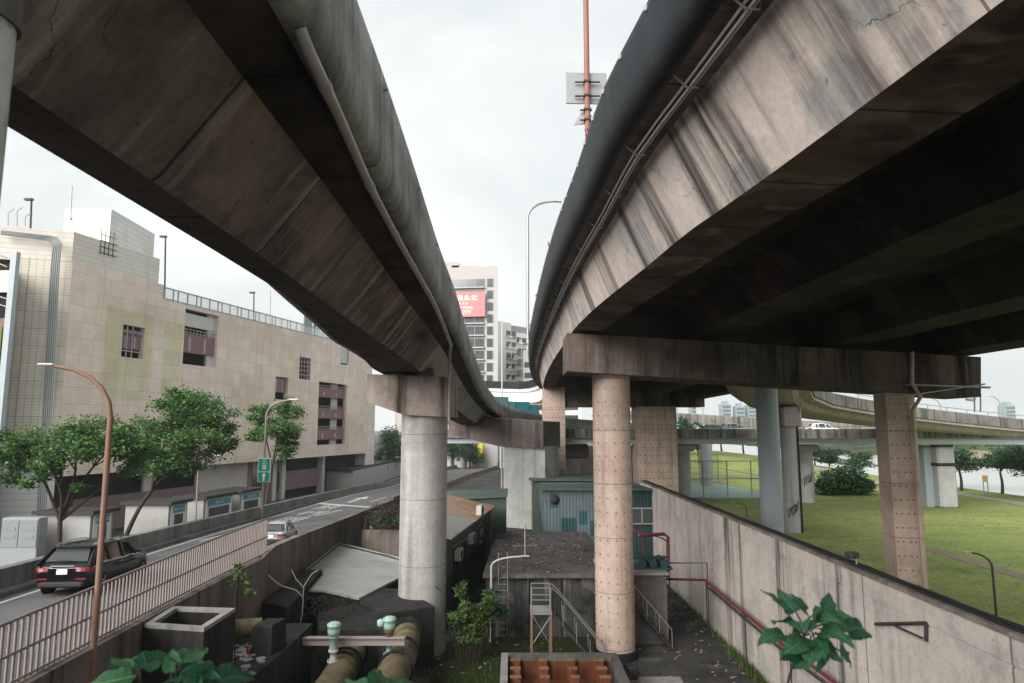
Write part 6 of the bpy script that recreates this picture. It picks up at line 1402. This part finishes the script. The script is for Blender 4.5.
tC = tops(((318, 629), (388, 629), (386, 612), (356, 603), (318, 612)), 2.3); cblock('concrete_block', 'lower blackened valve block where the left ochre pipe ends', tC, 2.3, 0)
q = G(262, 655, 3.0); cblock('concrete_block', 'small square blackened block standing alone on the platform', [(q.x - .35, q.y), (q.x + .3, q.y - .05), (q.x + .45, q.y + .9), (q.x - .2, q.y + .95)], 3.9, 3.0)
mb = MB()
for k in range(60):
    p = G(rr.uniform(290, 352), rr.uniform(600, 622), 2.35); a = rr.uniform(0, 3.14); l = rr.uniform(.2, .9); mb.tube([p, p + V((math.cos(a) * l * .5, math.sin(a) * l * .5, rr.uniform(.05, .35))), p + V((math.cos(a) * l, math.sin(a) * l, .05))], .015, 4)
o = struct(mb.build('dry_twigs', M['bark']), 'stuff'); tag(o, 'heap of dry brown twigs on the blackened concrete', 'twigs')
tw = thing('dead_branch', 'pale bare twisted branch leaning over the long blackened block', 'branch', tuple(G(300, 600, 2.9)))
mb = MB()
for pts in (((268, 575), (282, 586), (296, 590), (303, 597), (302, 612)), ((292, 570), (296, 579), (304, 588), (303, 597)), ((303, 588), (312, 574), (318, 570))): mb.tube(catmull([P(x, y, 28.2) for x, y in pts], .2), .022, 5)
mb.build('stem', M['hairs'], tw); mb = MB(); mb.tube([P(303, 612, 28.2), P(299, 628, 28.0)], .015, 4); mb.build('twig', M['hairs'], tw)
mb = MB(); 
for k in range(50):
    p = V((rr.uniform(-9.2, -7.7), rr.uniform(20.5, 24), 3.0)); mb.bev(p + V((0, 0, .03)), (rr.uniform(.08, .35), rr.uniform(.06, .3), .05), .01, rr.uniform(0, 3))
o = struct(mb.build('rubble', M['rimconc']), 'stuff'); tag(o, 'scattered pale rubble and litter on the blackened platform', 'rubble')
q = G(262, 648, 3.0); cn = thing('red_can', 'small red can lying beside the small square block', 'can', (q.x, q.y - .7, 3.0)); mb = MB(); mb.lathe((q.x - .15, q.y - .75, 3.0), [(.06, 0), (.07, .01), (.07, .2), (.055, .22)], 14); mb.build('can', M['red'], cn)
# ochre pipes
def flange(mb, p, d, r, t): 
    d = d.normalized(); mb.tube([p - d * t / 2, p + d * t / 2], r, 32)
for k, (pts, lab) in enumerate((([P(352, 640, 27.5), P(343, 655, 25.6), P(327, 683, 23.2), P(300, 730, 20.5)], 'left ochre water main with black flanges running from the lower valve block'), ([P(407, 626, 29.6), P(403, 640, 27), P(388, 672, 24), P(360, 720, 20.8)], 'right ochre water main with black flanges running from the angular block'))):
    z = 1.65 if k == 0 else 1.75
    pts = [V((p.x, p.y, z)) for p in pts]
    t = thing('water_pipe', lab, 'pipe', tuple(pts[1])); cpth = catmull(pts, .4); mb = MB(); mb.tube(cpth, .56, 32); mb.build('pipe', M['pipe'], t)
    for f in ((.02, .06, .26, .31) if k == 0 else (.02, .06, .33, .5)):
        i = int(f * (len(cpth) - 2)); mb = MB(); flange(mb, cpth[i], cpth[i + 1] - cpth[i], .66, .07)
        for j in range(16):
            d = (cpth[i + 1] - cpth[i]).normalized(); sd = d.cross(V((0, 0, 1))).normalized(); a = j / 8 * math.pi; c = cpth[i] + (V((0, 0, 1)) * math.cos(a) + sd * math.sin(a)) * .61; mb.tube([c - d * .07, c + d * .07], .03, 6)
        mb.build('flange', M['darkconc'], t)
mb = MB(); mb.tube([G(232, 629, 3.5), G(262, 627, 3.5)], .3, 20); tag(mb.build('pipe_stub', M['pipe']), 'short ochre pipe stub between the tank and small block', 'pipe')
for k, (x, y, Y, hh, lab) in enumerate(((333, 662, 24.9, 1.35, 'left pale green air valve standing on the ochre pipe'), (389, 650, 25.6, 1.5, 'right pale green air valve with side cap on the ochre pipe'))):
    z0 = 2.15; c = P(x, y, Y); x = c.x; t = thing('air_valve', lab, 'valve', (x, Y, z0))
    mb = MB(); mb.lathe((x, Y, z0), [(.2, 0), (.2, .06), (.11, .1), (.11, .3), (.17, .33), (.17, .4), (.09, .43)], 18); mb.build('base', M['valve'] if k else M['offwhite'], t)
    mb = MB(); mb.lathe((x, Y, z0 + .43), [(.14, 0), (.14, .35), (.19, .37), (.19, .43)], 18); mb.build('neck', paint('brown_valve_neck', (.16, .09, .085), .6) if k else M['valve'], t)
    mb = MB(); mb.lathe((x, Y, z0 + .86), [(.1, 0), (.2, .05), (.22, .2), (.2, .3), (.24, .32), (.24, .4), (.15, .46), (.02, .47)], 20); 
    if k: mb.lathe((x - .3, Y - .05, z0 + 1.0), [(.1, 0), (.14, .05), (.14, .2), (.02, .26)], 14); mb.tube([(x - .3, Y - .05, z0 + 1.05), (x, Y, z0 + 1.05)], .07, 8)
    mb.build('valve_head', M['valve'], t)
    mb = MB()
    for j in range(8): a = j * math.pi / 4; mb.tube([(x + .17 * math.cos(a), Y + .17 * math.sin(a), z0 + .02), (x + .17 * math.cos(a), Y + .17 * math.sin(a), z0 + .11)], .022, 6); mb.tube([(x + .2 * math.cos(a), Y + .2 * math.sin(a), z0 + 1.14), (x + .2 * math.cos(a), Y + .2 * math.sin(a), z0 + 1.3)], .022, 6)
    mb.build('bolts', M['steel'], t)
a = P(275, 643, 25.2); b = P(404, 643, 25.2); mb = MB(); mb.bx(a.x, b.x, 25.3, 25.6, a.z - .12, a.z + .12); mb.bx(a.x, b.x, 25.22, 25.3, a.z + .12, a.z + .16); tag(mb.build('pipe_beam', paint('dusty_pinkish_beam', (.30, .255, .24), .7)), 'dusty pinkish flat beam lying across the two ochre pipes', 'beam')
# slim sapling by the railing
sp2 = thing('sapling', 'thin sapling with pale leaves growing below the railing end', 'sapling', tuple(P(237, 610, 21)))
mb = MB(); mb.tube([tuple(V((P(238, 610, 21).x, 21, 3.0))), tuple(P(235, 600, 21)), tuple(P(238, 572, 21)), tuple(P(240, 562, 21))], .02, 5); mb.build('stem', M['bark'], sp2); mb = MB()
for x, y, r_ in ((238, 574, 9), (246, 580, 8), (232, 582, 7), (250, 592, 5), (236, 566, 6)): c, r2_ = cl(x, y, 21, r_, r_ * .7); leaves(mb, rr, c, r2_, 26, .085, 8)
mb.build('foliage', M['leaf_yard'], sp2)
# ================================================================== FOREGROUND PLANTS ON THE FOOTBRIDGE EDGE
lg = thing('footbridge_edge', 'concrete edge of the footbridge just below the camera', 'footbridge', (0, 0, 8.6))
mb = MB(); mb.bx(-9, 9, -3, 2.3, 8.2, 8.55); mb.build('deck', M['midconc'], lg)
def leaf(mb, o, d, up, L_, W_, lobes=False):
    d = V(d).normalized(); s = d.cross(V(up)).normalized(); n = s.cross(d).normalized()
    N_ = 14; ph = random.uniform(0, 6.28); droop = random.uniform(.15, .45); fold = random.uniform(.12, .4); bend = random.uniform(-.12, .12)
    vs = []
    for i in range(N_ + 1):
        u = i / N_
        w = .5 * (math.sin(math.pi * min(1, u ** .62)) ** .85) * (1 - .25 * u) + (.02 if i < N_ else 0)
        if lobes: w *= 1 + .32 * math.sin(u * 15 - .8) * (1 - u)
        w *= 1 + .05 * math.sin(u * 34 + ph)
        back = -.10 * math.sin(math.pi * min(1, u * 4)) if u < .25 else 0
        base = V(o) + d * u * L_ - n * droop * u * u * L_ + s * bend * math.sin(u * 3.1) * L_
        for k in (-1, -.66, -.33, 0, .33, .66, 1):
            vs.append(base + s * k * w * W_ + n * (abs(k) ** 1.3 * w * W_ * fold + .008 * L_ / .2 * math.sin(u * 16 + k * 3 + ph) * abs(k)) + d * back * abs(k) * L_)
    fs = []
    for i in range(N_):
        for j in range(6): a = i * 7 + j; fs.append((a, a + 1, a + 8, a + 7))
    mb.add(vs, fs, 0, True)
    mb.tube([vs[i * 7 + 3] + n * .0008 for i in range(0, N_, 2)], .0014 * L_ / .15, 5, 1)
    for i in (3, 5, 7, 9):
        for j in (0, 6): a = vs[i * 7 + 3] + n * .0006; b = vs[min(N_, i + 2) * 7 + j] + n * .001; c = vs[(i + 1) * 7 + (1 if j == 0 else 5)] + n * .0012; mb.tube([a, c, b], .0006 * L_ / .15, 4, 1)
fp = thing('leafy_plant', 'leafy sapling with lobed green leaves in the foreground at lower right', 'plant', tuple(P(785, 690, 2.6)))
mb = MB(); Yf = 2.6
st_ = [V((P(783, 700, Yf).x, Yf - .1, 8.5)), P(788, 683, Yf), P(797, 655, Yf), P(803, 636, Yf), P(815, 622, Yf)]
mb.tube(catmull(st_, .05), .008, 7, 0, True, .004)
spec = [((806, 630), (779, 583), .05), ((804, 634), (762, 582), .1), ((803, 634), (764, 605), -.05), ((803, 637), (757, 634), -.1), ((805, 640), (783, 664), -.15), ((812, 624), (797, 592), .05), ((816, 622), (833, 590), .12), ((818, 622), (846, 606), -.05), ((816, 626), (856, 616), .1), ((822, 630), (888, 634), .1), ((818, 628), (860, 644), -.12), ((815, 632), (842, 660), -.1), ((812, 632), (818, 650), -.2), ((822, 640), (868, 668), 0), ((812, 630), (806, 612), -.18), ((812, 640), (800, 672), -.05)]
spec += [((811, 632), (795, 606), -.16), ((812, 630), (826, 604), -.16), ((813, 634), (836, 632), -.2), ((810, 634), (790, 640), -.2), ((813, 636), (826, 662), -.2), ((814, 626), (812, 596), -.1), ((811, 636), (808, 658), -.22)]
lv = []
for (x0, y0), (x1, y1), dy in spec:
    a = P(x0, y0, Yf); b = P(x1, y1, Yf + dy); m_ = a.lerp(b, .38); mb.tube([a, m_], .003, 5); lv.append((m_, b))
mb.build('stem', M['bark'], fp)
for i, (a, b) in enumerate(lv):
    mb = MB(); d = b - a; L_ = max(.08, d.length * .88); leaf(mb, a, d + V((0, random.uniform(-.05, .03), random.uniform(-.03, .02))), (random.uniform(-.9, .9), -.5 + random.uniform(-.5, .3), .8), L_, L_ * random.uniform(.55, .72), i % 3 == 1); mb.build('leaf', [M['leaf_fore'], M['leaf_vein']], fp)
def lowplant(label, Yf, spec, w):
    t = thing('leafy_plant', label, 'plant', tuple(P(spec[0][0][0], 690, Yf))); mb = MB()
    for (x0, y0), (x1, y1), dy in spec:
        a = P(x0, y0, Yf); b = P(x1, y1, Yf + dy); mb.tube([V((a.x, Yf, 8.5)), a + V((0, .02, -.1)), a], .005, 5)
    mb.build('stem', M['bark'], t)
    for i, ((x0, y0), (x1, y1), dy) in enumerate(spec):
        a = P(x0, y0, Yf); b = P(x1, y1, Yf + dy); mb = MB(); d = b - a; leaf(mb, a, d, (random.uniform(-.8, .8), -.35 + random.uniform(-.4, .2), .9), d.length * 1.05, d.length * w * random.uniform(.7, 1.0), False); mb.build('leaf', [M['leaf_fore'], M['leaf_vein']], t)
lowplant('broad green leaves poking up at the lower left corner of the view', 2.3, [((133, 668), (115, 645), .12), ((136, 676), (86, 672), .02), ((140, 668), (168, 646), .1), ((176, 664), (206, 639), .15), ((172, 672), (172, 648), .03), ((180, 676), (214, 668), -.05), ((212, 686), (258, 668), .1), ((168, 686), (135, 690), -.1), ((215, 690), (190, 672), -.1), ((106, 692), (70, 684), .05), ((165, 700), (185, 682), -.15)], .85)
lowplant('broad green leaves poking up below the ochre pipes', 2.2, [((380, 700), (345, 668), .1), ((378, 695), (386, 664), .15), ((385, 698), (422, 672), .1), ((360, 702), (400, 682), -.1)], .85)
# ================================================================== SKY, SUN, CAMERA
w = bpy.data.worlds.new('World'); scene.world = w; w.use_nodes = True; nt = w.node_tree
sunv = V((-.56, -.68, .50)).normalized(); el = math.asin(sunv.z); az = math.atan2(sunv.x, sunv.y)
sky = nt.nodes.new('ShaderNodeTexSky'); sky.sky_type = 'NISHITA'; sky.sun_disc = False; sky.sun_elevation = el; sky.sun_rotation = az; sky.dust_density = 4; sky.air_density = 1.5
tc = nt.nodes.new('ShaderNodeTexCoord')
n1 = noise(nt, tc.outputs['Generated'], 2.0, (1, 1, 1.6), 7, .55, .5)
cloud = mix(nt, rmp(nt, n1, .36, .66), (5.3, 5.75, 5.8), (7.7, 7.85, 7.75))
skc = mix(nt, .93, sky.outputs[0], cloud)
bg = nt.nodes['Background']; nt.links.new(skc, bg.inputs[0]); bg.inputs[1].default_value = .0335
sl_ = bpy.data.lights.new('sun', 'SUN'); sl_.energy = 1.5; sl_.angle = R(50); sl_.color = (1, .965, .92)
so = bpy.data.objects.new('sun', sl_); COL.objects.link(so); so.rotation_euler = (-sunv).to_track_quat('-Z', 'Y').to_euler()
mb = MB(); mb.bx(-1600, 3100, -90, 2600, -3.2, 75)
hz = struct(mb.build('haze', bpy.data.materials.new('thin_pale_haze')), 'stuff'); tag(hz, 'thin pale overcast haze over the whole place', 'haze')
hm = hz.data.materials[0]; hm.use_nodes = True; ht = hm.node_tree; ht.nodes.remove(ht.nodes['Principled BSDF'])
pv = ht.nodes.new('ShaderNodeVolumePrincipled'); pv.inputs['Color'].default_value = (.9, .94, .95, 1); pv.inputs['Density'].default_value = .00025; ht.links.new(pv.outputs[0], ht.nodes['Material Output'].inputs['Volume'])
cam = bpy.data.cameras.new('camera'); cam.lens = 24; cam.sensor_width = 36; cam.clip_end = 6000; cam.clip_start = .1
cam.dof.use_dof = True; cam.dof.focus_distance = 32; cam.dof.aperture_fstop = 3.2
co = bpy.data.objects.new('camera', cam); COL.objects.link(co); co.location = (0, 0, CAMZ); co.rotation_euler = (math.pi / 2 + PITCH, 0, 0); scene.camera = co
vs_ = scene.view_settings; vs_.view_transform = 'Standard'; vs_.look = 'None'; vs_.exposure = 2.12; vs_.gamma = 1
scene.render.engine = 'CYCLES'; scene.cycles.use_denoising = True
scene.cycles.max_bounces = 8; scene.cycles.diffuse_bounces = 4; scene.cycles.transparent_max_bounces = 12
